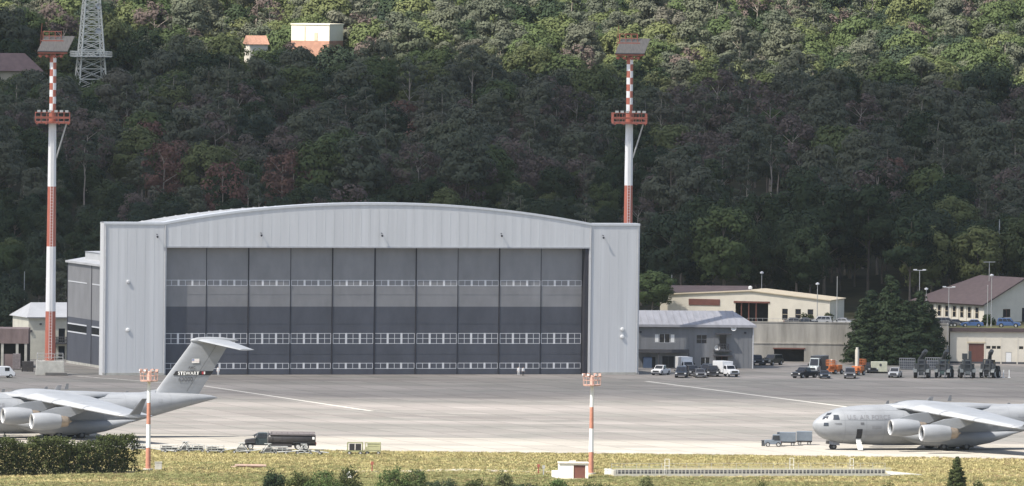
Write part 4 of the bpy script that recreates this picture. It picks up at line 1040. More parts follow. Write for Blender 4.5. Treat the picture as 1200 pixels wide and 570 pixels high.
def glazed(parent, b, t, z0, z1, paint, panes=2, rear=True, back_glass=None, name='cabin'):
    """cabin as a tapered block with real glass slabs let on to its faces; b, t = (x0, x1, half-width)"""
    mb = MB(); mb.frus((b[0], b[1], -b[2], b[2]), (t[0], t[1], -t[2], t[2]), z0, z1); c = mb.build(name, paint, parent, bevel=.05)
    B = [(b[0], -b[2], z0), (b[1], -b[2], z0), (b[1], b[2], z0), (b[0], b[2], z0)]; T = [(t[0], -t[2], z1), (t[1], -t[2], z1), (t[1], t[2], z1), (t[0], t[2], z1)]
    q = MB(); q.slab(inset([B[1], B[2], T[2], T[1]], .07, .93, .1, .9, .012), .012); q.build('windscreen', m_glass, c)
    if rear: q = MB(); q.slab(inset([B[3], B[0], T[0], T[3]], .1, .9, .15, .88, .012), .012); q.build('rear_window', m_glass, c)
    for sq in ([B[0], B[1], T[1], T[0]], [B[2], B[3], T[3], T[2]]):
        for k in range(panes): q = MB(); q.slab(inset(sq, .06 + .9 * k / panes, .03 + .9 * (k + 1) / panes, .14, .88, .012), .012); q.build('side_window', m_glass, c)
    return c
m_hl = mat('headlight', (.7, .7, .68), .15, .05, 2); m_tl = mat('tail_light', (.35, .02, .02), .3, .1)
def lights(parent, xf, xr, hw, z, zr=None):
    for s_ in (-1, 1):
        q = MB(); q.box(xf - .05, xf + .03, s_ * hw - .2, s_ * hw + .2, z - .1, z + .1); q.build('headlight', m_hl, parent)
        q = MB(); q.box(xr - .03, xr + .05, s_ * hw - .1, s_ * hw + .1, (zr or z) - .15, (zr or z) + .15); q.build('tail_light', m_tl, parent)
def car(p, head, kind, paint, label, cat, group, S=1.0):
    t = empty({'suv': 'parked_car', 'sedan': 'parked_car', 'pickup': 'pickup_truck'}[kind], p, head, label, cat, group)
    t.scale = (S, S, S)
    L_, W_ = {'suv': (4.7, .93), 'sedan': (4.5, .9), 'pickup': (5.4, .97)}[kind]; h = L_ / 2
    zb = {'suv': 1.05, 'sedan': .92, 'pickup': 1.12}[kind]; zt = {'suv': 1.78, 'sedan': 1.45, 'pickup': 1.86}[kind]; r = .38 if kind != 'sedan' else .33
    mb = MB(); lo = .34 if kind != 'sedan' else .25
    ar = lambda cx: [(cx + 1.2 * r * math.cos(a), r * .9 + 1.2 * r * math.sin(a)) for a in np.linspace(math.pi, 0, 9) if r * .9 + 1.2 * r * math.sin(a) > lo]
    fx, rx = h - .9, -h + .95
    top = [(h, lo), (h + .02, zb * .62), (h - .12, zb * .9), (h - 1.25, zb), (-h + .1, zb), (-h, zb * .8), (-h, lo)]
    mb.prism(list(reversed(top)) + [], -W_, W_); b = mb.build('body', paint, t, bevel=.06)
    # arches as dark recess rings
    q = MB()
    for cx in (fx, rx):
        for s_ in (-1, 1): q.lathe([(s_ * W_ - .3 * s_, r * 1.17), (s_ * W_ + .012 * s_, r * 1.17), (s_ * W_ + .012 * s_, .05)], (cx, 0, r), 'y', 18)
    q.build('wheel_arch', m_black, b)
    for cx in (fx, rx):
        for s_ in (-1, 1): wheel(t, cx, s_ * (W_ - .06), r, .24)
    if kind == 'suv': glazed(t, (-h + .12, h - 1.3, W_ - .04), (-h + .35, h - 1.95, W_ - .2), zb, zt, paint, 3)
    if kind == 'sedan': glazed(t, (-h + .55, h - 1.35, W_ - .04), (-h + 1.15, h - 2.1, W_ - .22), zb, zt, paint, 2)
    if kind == 'pickup':
        glazed(t, (-h + 2.0, h - 1.35, W_ - .04), (-h + 2.2, h - 2.0, W_ - .18), zb, zt, paint, 2)
        q = MB(); q.box(-h + .1, -h + 1.9, -W_ + .1, W_ - .1, zb - .02, zb + .012); q.build('cargo_bed', m_black, t)
    q = MB(); q.box(h - .02, h + .05, -W_ + .35, W_ - .35, zb * .55, zb * .82); q.build('grille', m_black, t)
    q = MB(); q.box(h - .02, h + .1, -W_ + .05, W_ - .05, lo, lo + .2); q.box(-h - .08, -h + .02, -W_ + .05, W_ - .05, lo, lo + .2); q.build('bumper', m_greyd if kind != 'sedan' else paint, t)
    lights(t, h, -h, W_ - .22, zb * .72)
    for s_ in (-1, 1): q = MB(); q.box(h - 1.75, h - 1.55, s_ * (W_ + .12) - .1, s_ * (W_ + .12) + .1, zb + .02, zb + .22); q.build('mirror', m_black, t)
    return t
def boxtruck(p, head, label, paint, box_paint, name='box_truck', Lb=4.2, hb=3.0, cab_h=2.2):
    t = empty(name, p, head, label, 'truck', None)
    mb = MB(); mb.box(-3.2, 3.0, -.9, .9, .5, .75); mb.build('chassis', m_black, t)
    mb = MB(); mb.box(-3.3, -3.3 + Lb, -1.12, 1.12, .8, hb)
    for k in range(8): x = -3.2 + (Lb - .2) * k / 7; mb.box(x - .03, x + .03, -1.14, 1.14, .85, hb - .05)
    mb.build('cargo_box', box_paint, t, bevel=.04)
    x0 = -3.3 + Lb + .06
    mb = MB(); mb.prism([(x0, .55), (3.3, .55), (3.32, 1.0), (3.2, 1.32), (x0 + 1.25, 1.45), (x0, 1.45)], -1.0, 1.0); mb.build('cab_body', paint, t, bevel=.06)
    glazed(t, (x0, x0 + 1.3, .98), (x0, x0 + .85, .88), 1.45, cab_h, paint, 1, rear=False, name='cab')
    for x in (2.35, -1.9):
        for s_ in (-1, 1): wheel(t, x, s_ * .88, .43, .28)
    q = MB(); q.box(3.3, 3.36, -.65, .65, .85, 1.2); q.build('grille', m_black, t); q = MB(); q.box(3.3, 3.42, -1, 1, .5, .72); q.build('bumper', m_greyd, t)
    lights(t, 3.3, -3.3, .8, 1.02)
    for s_ in (-1, 1): q = MB(); q.box(x0 + 1.0, x0 + 1.15, s_ * 1.18 - .1, s_ * 1.18 + .1, 1.5, 1.95); q.build('mirror', m_black, t)
    return t
def paint(n, c): return mat('paint_' + n, c, .3, .05, 1.5, spec=.5)
P_black, P_dkb, P_grey, P_silver, P_white, P_blue = paint('black', (.02, .02, .023)), paint('dark_blue', (.03, .04, .06)), paint('grey', (.12, .12, .13)), paint('silver', (.42, .43, .45)), paint('white', (.75, .75, .75)), paint('blue', (.06, .12, .28))
A_ = R(-90)                                   # facing the camera
G1 = 'vehicles parked in front of the grey annex'
car(at(774.5, 439.5), A_ - R(22), 'pickup', P_white, 'white pickup parked nearest the hangar in front of the grey annex', 'pickup', G1)
boxtruck(at(803, 437), A_ + R(14), 'white step van parked behind the dark car before the grey annex', P_white, P_white, 'step_van', 4.4, 3.0)['group'] = G1
car(at(798.5, 442.5), A_ - R(4), 'suv', P_dkb, 'dark off-road car parked in front of the white step van', 'car', G1, 1.15)
car(at(820, 442.5), A_ + R(5), 'sedan', P_grey, 'grey saloon car parked between dark off-road car and white box truck', 'car', G1, 1.12)
car(at(835, 441.2), A_, 'suv', P_black, 'black car squeezed against the white box truck', 'car', G1, 1.15)
boxtruck(at(851, 441.5), A_ + R(28), 'white box truck parked at the right end of the grey annex', P_white, P_white, 'box_truck', 3.9, 2.9)['group'] = G1
car(at(811, 440.5), A_ + R(10), 'suv', P_black, 'black car between the dark off-road car and the grey saloon by the annex', 'car', G1, 1.1)
car(at(828, 439.5), A_ - R(6), 'suv', P_dkb, 'dark blue car half hidden behind the grey saloon by the annex', 'car', G1, 1.15)
G2 = 'vehicles parked before the retaining wall'
car(at(943, 443), A_ - R(38), 'pickup', P_black, 'black pickup parked at the left end of the row before the retaining wall', 'pickup', G2, 1.08)
boxtruck(at(958, 438), A_ - R(20), 'pale truck with dark box body parked behind the black pickup', paint('pale_green', (.42, .46, .46)), paint('charcoal', (.045, .05, .06)), 'box_truck', 4.2, 3.4, 3.0)['group'] = G2
car(at(966, 443.5), A_ + R(3), 'sedan', P_dkb, 'dark blue compact car parked between black pickup and small orange lift', 'car', G2, 1.05)
car(at(996, 443.5), A_ - R(2), 'suv', P_grey, 'dark grey off-road car parked in front of the orange lift with white mast', 'car', G2, 1.12)
car(at(1049, 442.5), A_ - R(10), 'pickup', P_silver, 'silver pickup parked between cream container and first dark forklift', 'pickup', G2)
car(at(887, 428), A_ + R(8), 'suv', P_black, 'black car under the retaining wall beside the annex downpipe', 'car', G2, 1.1)
car(at(905, 428), A_ - R(30), 'suv', paint('olive', (.04, .042, .035)), 'dark olive off-road car under the retaining wall left of the gateway', 'car', G2, 1.15)
# white van at the left edge
def van():
    t = empty('white_van', at(1, 443), R(18), 'white van half out of frame at the left edge beside the open store', 'van')
    mb = MB(); mb.prism([(-2.5, .4), (2.45, .4), (2.5, 1.0), (2.2, 1.25), (1.5, 2.15), (-2.4, 2.2), (-2.5, 2.0)], -.97, .97); mb.build('body', P_white, t, bevel=.08)
    q = MB()
    for s_ in (-1, 1): q.box(.5, 1.4, s_ * .975 - .012, s_ * .975 + .012, 1.3, 1.95)
    q.build('side_window', m_glass, t)
    q = MB(); q.slab([(2.26, -.8, 1.28), (2.26, .8, 1.28), (1.62, .75, 2.05), (1.62, -.75, 2.05)], .015); q.build('windscreen', m_glass, t)
    for x in (1.6, -1.6):
        for s_ in (-1, 1): wheel(t, x, s_ * .93, .36, .24)
    q = MB(); q.box(2.42, 2.56, -.9, .9, .38, .62); q.build('bumper', m_greyd, t); lights(t, 2.48, -2.5, .7, .9)
van()
# cars on the terrace
G3 = 'cars parked on the terrace'
for px, pt, k, a, lab in ((932, P_grey, 'sedan', 5, 'grey car on the terrace below the cream building, leftmost of its row'), (946, P_dkb, 'sedan', -4, 'dark blue car on the terrace under the cream building windows'), (961, P_silver, 'suv', 8, 'larger silver car on the terrace by the round shrubs'), (985, P_silver, 'sedan', -6, 'silver saloon at the right end of the terrace row beside the firs'),
                          (1122, P_dkb, 'sedan', 3, 'dark car on the terrace just right of the fir trees'), (1139, P_blue, 'sedan', 10, 'blue car on the terrace above the brown roller door'), (1182, P_blue, 'suv', -6, 'bright blue car on the terrace before the gable end'), (1110, P_grey, 'suv', 0, 'grey car on the terrace half behind the firs')):
    pp = atY(px, 380, 2421.0); pp.z = TERR
    car(pp, R(90 + 80 + a) if px % 2 else R(a), k, pt, lab, 'car', G3)

# orange lifts
m_or = mat('lift_orange', (.55, .17, .05), .5, .12, 1.5)
def lift(p, head, label, mast):
    t = empty('boom_lift', p, head, label, 'lift', 'orange lifts')
    mb = MB(); mb.box(-1.5, 1.5, -.85, .85, .45, 1.0); mb.box(-1.2, .3, -1.0, 1.0, .95, 1.75); mb.box(.3, 1.1, -.7, .7, 1.0, 1.5); mb.build('chassis', m_or, t, bevel=.06)
    for x in (-1.05, 1.05):
        for s_ in (-1, 1): wheel(t, x, s_ * .9, .45, .32)
    mb = MB()
    if mast: mb.box(-.35, .25, -.28, .28, 1.5, 4.9); mb.box(-.25, .15, -.2, .2, 4.9, 5.3)
    else: mb.box(-.5, .2, -.3, .3, 1.6, 2.6); mb.tube((-.2, 0, 2.4), (1.5, .2, 2.7), .2, n=8)
    mb.build('boom', m_cream, t, bevel=.03)
    mb = MB()
    if mast: mb.T = Matrix.Translation((-1.6, 0, 0)); mb.box(-.6, .6, -.8, .8, 1.9, 2.0); rail_ring(mb, .6, .8, 2.0, 1.0, .05)
    else: mb.T = Matrix.Translation((1.7, .2, 0)); mb.box(-.5, .5, -.7, .7, 1.6, 1.7); rail_ring(mb, .5, .7, 1.7, 1.0, .05)
    mb.build('work_basket', m_or, t)
lift(at(978, 438.5), A_ - R(35), 'low orange lift with cream boom parked right of the dark blue car', False)
lift(at(1004, 440), A_ - R(30), 'orange lift with tall white mast standing behind the dark grey off-road car', True)
# cream generator container
def container():
    t = empty('cream_generator', at(1030, 437.5), R(4), 'cream box generator on skids between orange lift and silver pickup', 'generator')
    mb = MB(); mb.box(-1.5, 1.5, -.9, .9, .3, 2.2)
    for k in range(9): x = -1.4 + .35 * k; mb.box(x - .03, x + .03, -.93, .93, .4, 2.1)
    mb.build('housing', mat('gen_cream', (.55, .55, .42), .6, .12, 1.5), t, bevel=.04)
    mb = MB(); mb.box(-1.6, 1.6, -.8, -.5, 0, .3); mb.box(-1.6, 1.6, .5, .8, 0, .3); mb.build('skid', m_black, t)
    mb = MB(); mb.tube((.2, -.95, 1.6), (.2, -.9, 1.6), .25, n=12); mb.tube((.9, 0, 2.2), (.9, 0, 2.6), .08); mb.build('exhaust', m_greyd, t)
container()
# dark rough-terrain forklifts
m_fk = mat('forklift_dark', (.05, .055, .06), .5, .2, 2); m_fg = mat('forklift_grey', (.13, .145, .15), .5, .15, 2)
def forklift(p, head, label, boom, body):
    t = empty('rough_terrain_forklift', p, head, label, 'forklift', 'dark forklifts parked in a row'); t.scale = (1.12, 1.12, 1.1)
    mb = MB(); mb.box(-2.4, 2.0, -.7, .7, .7, 1.4); mb.prism([(-2.6, .8), (-.9, .8), (-.9, 2.1), (-2.3, 2.0), (-2.6, 1.7)], -1.1, 1.1); mb.build('chassis', body, t, bevel=.06)
    for x in (1.3, -1.6):
        for s_ in (-1, 1): wheel(t, x, s_ * 1.05, .72, .5, 22)
    q = MB()
    for s_ in (-1, 1): q.loft([[(1.3 + .95 * math.cos(a), s_ * 1.05 - .3, .72 + .95 * math.sin(a)), (1.3 + .95 * math.cos(a), s_ * 1.05 + .3, .72 + .95 * math.sin(a)), (1.3 + 1.02 * math.cos(a), s_ * 1.05 + .3, .72 + 1.02 * math.sin(a)), (1.3 + 1.02 * math.cos(a), s_ * 1.05 - .3, .72 + 1.02 * math.sin(a))] for a in np.linspace(.3, 2.9, 8)])
    q.build('mudguard', m_fg, t)
    c = glazed(t, (-.8, .8, .8), (-.6, .5, .72), 1.4, 3.1, body, 1, name='cab')
    mb = MB()
    for s_ in (-1, 1): mb.box(1.85, 2.1, s_ * .55 - .12, s_ * .55 + .12, .4, 3.3)
    for z in (.6, 1.5, 2.4, 3.2): mb.box(1.88, 2.08, -.43, .43, z - .1, z + .1)
    mb.box(1.5, 1.86, -.75, .75, .6, 1.9); mb.box(.5, 1.84, -1.15, 1.15, 1.5, 2.45)
    mb.build('mast', m_fk, t)
    mb = MB()
    if boom: mb.tube((-1.4, -.5, 3.0), (1.2, .35, 4.3), .38, .30, n=12); mb.tube((1.0, .3, 4.2), (1.6, .75, 4.75), .42, .36, n=12); mb.tube((-.4, -.1, 2.9), (.3, .1, 3.9), .14)
    else: mb.box(-.5, .5, -.55, .55, 3.1, 3.25); mb.box(-.4, .4, -.75, .1, 3.2, 4.2); mb.box(-.3, .3, .3, .8, 3.2, 4.6)
    mb.build('boom', m_fk, t, bevel=.03)
    mb = MB()
    for s_ in (-1, 1): mb.box(2.1, 3.3, s_ * .5 - .08, s_ * .5 + .08, .25, .35); mb.box(2.1, 2.2, s_ * .5 - .08, s_ * .5 + .08, .25, 1.1)
    mb.build('fork', m_steel, t)
    for s_ in (-1, 1): q = MB(); q.box(1.2, 1.4, s_ * 1.0 - .14, s_ * 1.0 + .14, 1.75, 2.0); q.build('headlight', m_hl, t)
car(at(1017, 437), A_ + R(20), 'pickup', P_black, 'black pickup between white-masted orange lift and cream generator', 'pickup', G2, 1.05)
forklift(at(1080.5, 443), A_ - R(6), 'dark forklift with raised boom, nearest the silver pickup', True, m_fk)
forklift(at(1106.5, 443), A_ - R(12), 'dark greenish forklift with low boom, below the pair of lamp posts', True, mat('forklift_green', (.045, .075, .075), .5, .2, 2))
forklift(at(1132.5, 443), A_ + R(4), 'grey forklift with square frame on its roof, before the brown roller door', False, m_fg)
forklift(at(1160, 443), A_ - R(18), 'black forklift with raised boom at the right end of its row', True, m_black)
# goods behind the forklifts
def cage(p, w_, h, label):
    t = empty('stillage_cage', p, 0, label, 'cage', 'grey cages behind the forklifts')
    mb = MB(); mb.box(-w_, w_, -.8, .8, .1, .25)
    for x in np.linspace(-w_, w_, 9): mb.box(x - .03, x + .03, -.83, -.77, .1, h); mb.box(x - .03, x + .03, .77, .83, .1, h)
    for z in np.linspace(.6, h, 4): mb.box(-w_, w_, -.82, -.79, z - .05, z + .05); mb.box(-w_, w_, .79, .82, z - .05, z + .05)
    mb.build('frame', m_steel, t)
    mb = MB(); mb.box(-w_ + .15, w_ - .15, -.65, .65, .25, h * .8); mb.build('load', mat('cage_load', (.11, .12, .135), .8, .3, 2.5), t, bevel=.05)
cage(at(1063, 433.5), 1.5, 2.2, 'grey wire cage with load between silver pickup and first forklift')
cage(at(1094, 433.5), 1.6, 2.3, 'grey wire cage with load between the first two forklifts')
def cone_posts():
    for px, lab in ((1176, 'left white barrier post right of the last forklift'), (1182.5, 'right white barrier post right of the last forklift')):
        mb = MB(); mb.box(-.09, .09, -.09, .09, 0, 1.5); mb.box(-.25, .25, -.25, .25, 0, .12); tag(mb.build('barrier_post', m_wpaint, loc=at(px, 443)), lab, 'post', 'white barrier posts')
cone_posts()

# fuel truck on the near edge of the apron
def fuel_truck():
    t = empty('fuel_truck', at(328, 527), R(180 + 3), 'dark fuel tanker truck parked on the near apron edge', 'truck')
    mt = mat('tanker_dark', (.036, .033, .035), .45, .2, 1.2); mc = mat('tanker_cab', (.028, .04, .046), .4, .15, 1.5)
    L_ = 5.9
    mb = MB(); mb.box(-L_, L_ - .6, -.7, .7, .7, .95); mb.build('chassis', m_black, t)
    mb = MB(); secs = []
    for x in (-L_ + .1, -L_ + .25, 1.8, 1.95):
        k = .9 if x in (-L_ + .1, 1.95) else 1
        secs.append([(x, 1.2 * k * math.copysign(abs(math.cos(a)) ** .7, math.cos(a)), 1.75 + .85 * k * math.copysign(abs(math.sin(a)) ** .7, math.sin(a))) for a in np.linspace(0, 2 * math.pi, 29)[:-1]])
    mb.loft(secs)
    for x in (-4, -2.2, -.4, 1.2): mb.loft([[(xx, 1.23 * math.copysign(abs(math.cos(a)) ** .7, math.cos(a)), 1.75 + .88 * math.copysign(abs(math.sin(a)) ** .7, math.sin(a))) for a in np.linspace(0, 2 * math.pi, 29)[:-1]] for xx in (x, x + .08)])
    mb.build('tank', mt, t, smooth=40)
    mb = MB(); mb.box(-L_ + .4, 1.7, -.5, .5, 2.58, 2.66); mb.T = Matrix.Translation((-2.1, 0, 2.66)); rail_ring(mb, 3.6, .5, 0, .25, .03, posts=8); mb.T = None; mb.box(-L_ + .1, 1.7, -1.26, 1.26, 2.42, 2.5); mb.build('walkway', mat('tanker_rail', (.17, .15, .155), .6, .15), t)
    mb = MB(); mb.box(-L_ + .2, -L_ + 1.0, -1.28, -1.2, 2.0, 2.25); mb.box(-L_ + .3, -L_ + .65, 1.24, 1.30, 1.75, 2.15); mb.build('placard', m_wpaint, t)
    mb = MB(); mb.box(2.1, 4.0, -1.15, 1.15, .8, 1.8); mb.build('cab_body', mc, t, bevel=.08)
    glazed(t, (2.1, 4.0, 1.14), (2.15, 3.6, 1.05), 1.8, 2.75, mc, 2, rear=False, name='cab')
    mb = MB(); mb.prism([(4.02, .75), (5.75, .7), (5.8, 1.45), (5.6, 1.65), (4.02, 1.85)], -.85, .85); mb.build('bonnet', mt, t, bevel=.08)
    for x in (4.9, -2.9, -4.2):
        for s_ in (-1, 1): wheel(t, x, s_ * 1.0, .55, .4)
    mb = MB()
    for s_ in (-1, 1): mb.box(4.2, 5.6, s_ * 1.05 - .25, s_ * 1.05 + .25, 1.12, 1.22); mb.box(-5, -2.1, s_ * 1.05 - .25, s_ * 1.05 + .25, 1.14, 1.22)
    mb.build('mudguard', m_fk, t)
    q = MB(); q.box(5.8, 5.95, -1.1, 1.1, .55, .85); q.build('bumper', m_black, t); lights(t, 5.8, -L_, .9, 1.1)
    for s_ in (-1, 1): q = MB(); q.box(4.1, 4.2, s_ * 1.4 - .12, s_ * 1.4 + .12, 1.9, 2.4); q.build('mirror', m_black, t)
    q = MB(); q.tube((2.0, .95, 1.0), (2.0, .95, 3.0), .08); q.build('exhaust', m_steel, t)
    q = MB(); q.box(-1.9, 1.9, -1.2, 1.2, .42, 1.0); q.build('pump_locker', mt, t)
fuel_truck()
# two generator carts
def gencart(p, label, col, dark):
    t = empty('generator_cart', p, R(178), label, 'cart', 'olive ground carts beside the fuel truck')
    mb = MB(); mb.box(-1.3, 1.3, -.8, .8, .5, .7); mb.tube((1.3, 0, .6), (2.0, 0, .4), .06); mb.build('chassis', col, t)
    mb = MB()
    if dark: mb.box(-.95, -.1, -.75, .75, .7, 1.75, 0); mb.box(.1, .9, -.75, .75, .7, 1.75, 0); mb.box(-.95, -.1, -.78, -.76, .8, 1.6, 1)
    else: mb.box(-1.2, 1.2, -.75, .75, .75, 1.3, 0); mb.box(-1.25, .9, -.7, .7, 1.35, 1.85, 0); mb.box(-1.0, .6, -.76, -.71, 1.45, 1.75, 1)
    mb.build('housing', [m_black if dark else col, m_fk], t, bevel=.03)
    mb = MB()
    for x in (-1.2, 1.2): mb.box(x - .06, x + .06, -.8, -.7, .6, 2.0); mb.box(x - .06, x + .06, .7, .8, .6, 2.0)
    mb.box(-1.25, 1.25, -.8, -.72, 1.9, 2.0); mb.box(-1.25, 1.25, .72, .8, 1.9, 2.0); mb.build('frame', col, t)
    for x in (-.9, .9):
        for s_ in (-1, 1): wheel(t, x, s_ * .75, .3, .2, 14)
m_ol = mat('cart_olive', (.24, .25, .13), .6, .15, 2)
gencart(at(416, 533), 'olive framed cart with two black units, left one of the pair', m_ol, True)
gencart(at(437, 533), 'olive framed cart with closed housing, right one of the pair', mat('cart_pale_olive', (.34, .34, .2), .6, .15, 2), False)
# tug with two covered trailers left of the right aircraft
m_tb = mat('trailer_bluegrey', (.125, .15, .18), .5, .12, 1.5); m_tb2 = mat('trailer_dark', (.05, .062, .08), .5, .12, 1.5)
def trailer(p, L_, label, split):
    t = empty('covered_trailer', p, R(178), label, 'trailer', 'blue grey trailers in front of the aircraft nose')
    mb = MB(); mb.box(-L_ / 2, L_ / 2, -.9, .9, .5, .7); mb.tube((L_ / 2, 0, .55), (L_ / 2 + .5, 0, .45), .06); mb.build('chassis', m_black, t)
    mb = MB(); mb.box(-L_ / 2, L_ / 2 - split, -.95, .95, .72, 2.25, 0)
    if split: mb.box(L_ / 2 - split + .02, L_ / 2, -.95, .95, .72, 2.25, 1)
    x = -L_ / 2 + .4
    while x < L_ / 2: mb.box(x - .04, x + .04, -.985, -.951, .75, 2.2, 1); x += .55
    mb.build('box', [m_tb, m_tb2], t, bevel=.04)
    for x in (-L_ / 2 + .5, L_ / 2 - .5):
        for s_ in (-1, 1): wheel(t, x, s_ * .85, .32, .22, 14)
trailer(at(921.5, 522.5), 3.1, 'long blue grey trailer with dark front bay, middle of the tow train', .4)
trailer(at(942.5, 521.5), 2.6, 'short blue grey trailer at the right end of the tow train', 0)
def tug():
    t = empty('tow_tractor', at(906, 523.5), R(180), 'blue grey tow tractor at the left end of the trailer train', 'tractor')
    mb = MB(); mb.prism([(-1.3, .4), (1.4, .4), (1.45, .95), (1.3, 1.1), (-.2, 1.15), (-.2, .9), (-1.3, .9)], -.75, .75); mb.build('body', m_tb, t, bevel=.05)
    glazed(t, (-1.2, .3, .72), (-1.1, .05, .66), .92, 2.0, m_tb, 1, name='cab')
    for x in (-.85, .9):
        for s_ in (-1, 1): wheel(t, x, s_ * .7, .38, .24, 14)
    lights(t, 1.42, -1.3, .5, .8)
    mb = MB(); mb.box(-.3, .3, -.3, .3, 0, .9); mb.box(-.36, .36, -.36, .36, .9, 1.0); tag(mb.build('waste_bin', m_fk, loc=at(894.5, 523)), 'small dark bin left of the tow tractor', 'bin')
tug()
# racks and towbars on the near apron edge
def rack_proto(kind):
    t = empty('equipment_trolley', (0, 0, 0), 0)
    mb = MB(); m_ = m_galv
    if kind == 0:
        mb.box(-1.5, 1.5, -.6, .6, .4, .5)
        for x in (-1.4, -.5, .5, 1.4): mb.tube((x, -.6, .4), (x, -.6, 1.25), .05, n=5); mb.tube((x, .6, .4), (x, .6, 1.25), .05, n=5)
        for z in (.85, 1.25): mb.tube((-1.4, -.6, z), (1.4, -.6, z), .05, n=5); mb.tube((-1.4, .6, z), (1.4, .6, z), .05, n=5)
    elif kind == 1:
        mb.tube((-2.4, 0, .35), (1.6, 0, .75), .09, n=6); mb.tube((-1, -.5, .4), (1.6, 0, .75), .06, n=6); mb.tube((-1, .5, .4), (1.6, 0, .75), .06, n=6); mb.box(-1.2, -.9, -.6, .6, .3, .45); mb.tube((1.6, 0, .75), (2.3, 0, .3), .08, n=6)
    else:
        for s_ in (-1, 1): mb.tube((-1.1, s_ * .5, .3), (0, s_ * .5, 1.7), .06, n=5); mb.tube((1.1, s_ * .5, .3), (0, s_ * .5, 1.7), .06, n=5); mb.tube((-1.1, s_ * .5, .35), (1.1, s_ * .5, .35), .06, n=5)
        for z in (.7, 1.1, 1.5): mb.box(-.9 + z * .5, .9 - z * .5, -.5, .5, z - .04, z + .04)
        mb.box(-.5, .5, -.5, .5, 1.66, 1.74)
    mb.build('frame', mat('trolley_paint', (.34, .35, .34), .6, .2, 2), t)
    mb = MB()
    if kind == 0: mb.box(-1.2, .2, -.4, .4, .5, 1.05); mb.box(.1, 1.2, -.3, .35, .5, .9)
    elif kind == 1: mb.box(-.9, -.2, -.3, .3, .5, .8)
    else: mb.box(-.8, .7, -.38, .38, .4, .95)
    mb.build('load', mat('trolley_load', (.09, .09, .09), .7, .4, 2), t)
    for x in ((-1.1, 1.1) if kind != 1 else (-1.05,)):
        for s_ in (-1, 1): wheel(t, x, s_ * .62, .26, .16, 12)
    return t
prot = [None] * 3
GT = 'trolleys and towbars along the near apron edge'
spots = [(163, 529, 0, 'pale trolley half behind the left foreground mast'), (187, 531, 1, 'towbar right of the left foreground mast'), (199, 530.5, 0, 'pale railed trolley between two towbars left of tanker'), (217, 530, 2, 'A-frame stand left of the tanker, standing alone'), (229, 530.5, 0, 'pale railed trolley right of the lone A-frame stand'),
         (252, 531.5, 0, 'pale railed trolley well left of the tanker cab'), (264, 531.5, 1, 'towbar just left of the tanker bumper'), (283, 531.5, 2, 'A-frame stand under the tanker bonnet'), (298, 532, 1, 'towbar before the tanker cab'), (314, 532.5, 2, 'A-frame stand before the front of the tank'), (327, 532.5, 0, 'pale railed trolley before the middle of the tank'),
         (343, 533, 1, 'towbar before the rear wheels of the tanker'), (356, 533, 2, 'A-frame stand at the tail of the tanker'), (368, 533, 1, 'long towbar right of the tanker')]
for i, (px, py, k, lab) in enumerate(spots):
    if prot[k] is None: prot[k] = rack_proto(k); o = prot[k]
    else: o = copy_tree(prot[k])
    o.location = at(px, py); o.rotation_euler.z = R([5, 172, -12, 20, 184, -6][i % 6]); tag(o, lab, ['trolley', 'towbar', 'stand'][k], GT)

# ------------------------------------------------------------------ people by the hangar doors
def person(p, rz, label, shirt, trousers, S=1.0):
    vs, es, rs = [], [], []
    def v(x, y, z, r, par=None):
        vs.append((x, y, z)); rs.append(r)
        if par is not None: es.append((par, len(vs) - 1))
        return len(vs) - 1
    pel = v(0, 0, .96, .15); ch = v(0, 0, 1.22, .165, pel); sh = v(0, 0, 1.42, .13, ch); nk = v(0, .0, 1.52, .06, sh); hd = v(0, .02, 1.62, .095, nk); ht = v(0, .02, 1.72, .085, hd); v(0, .11, 1.63, .03, hd)
    for s_ in (-1, 1):
        hp = v(s_ * .1, 0, .88, .105, pel); kn = v(s_ * .115, .03, .5, .07, hp); an = v(s_ * .12, -.01, .1, .05, kn); v(s_ * .13, .14, .04, .045, an)
        s1 = v(s_ * .19, 0, 1.40, .07, sh); el = v(s_ * .25, -.03, 1.12, .05, s1); wr = v(s_ * .26, .07, .88, .035, el); pm = v(s_ * .26, .1, .80, .035, wr)
        for k in range(4): v(s_ * .26 + (k - 1.5) * .02, .12 + .005 * k, .70 + .006 * abs(k - 1.5), .009, pm)
        v(s_ * .21, .14, .78, .011, pm)
    me = bpy.data.meshes.new('person'); me.from_pydata(vs, es, []); o = bpy.data.objects.new('person', me); COL.objects.link(o)
    sk = o.modifiers.new('skin', 'SKIN'); sb = o.modifiers.new('sub', 'SUBSURF'); sb.levels = 1
    for i, r in enumerate(rs): me.skin_vertices[0].data[i].radius = (r, r)
    me.skin_vertices[0].data[0].use_root = True
    bpy.context.view_layer.update()
    ev = o.evaluated_get(bpy.context.evaluated_depsgraph_get()); nm = bpy.data.meshes.new_from_object(ev); o.modifiers.clear(); o.data = nm
    for m_ in (mat('skin_tone', (.42, .26, .19), .6, .05), shirt, trousers, mat('hair', (.03, .025, .02), .8)): nm.materials.append(m_)
    for f in nm.polygons:
        c = f.center
        f.material_index = 3 if (c.z > 1.66 or (c.z > 1.58 and c.y < -.02)) else 0 if c.z > 1.47 else 0 if (abs(c.x) > .19 and c.z < .92) else 1 if c.z > .95 or abs(c.x) > .2 else 2 if c.z > .09 else 3
        f.use_smooth = True
    o.location = p; o.rotation_euler.z = rz; o.scale = (S, S, S); tag(o, label, 'person', 'people outside the hangar doors')
wsh, dtr = mat('white_shirt', (.75, .75, .74), .8), mat('dark_trousers', (.05, .05, .06), .8)
person(at(607.6, 440.6), R(170), 'person in white at the right hangar doors, the left of two', wsh, wsh)
person(at(613, 440.9), R(200), 'person in white shirt at the right hangar doors, the right of two', wsh, dtr)
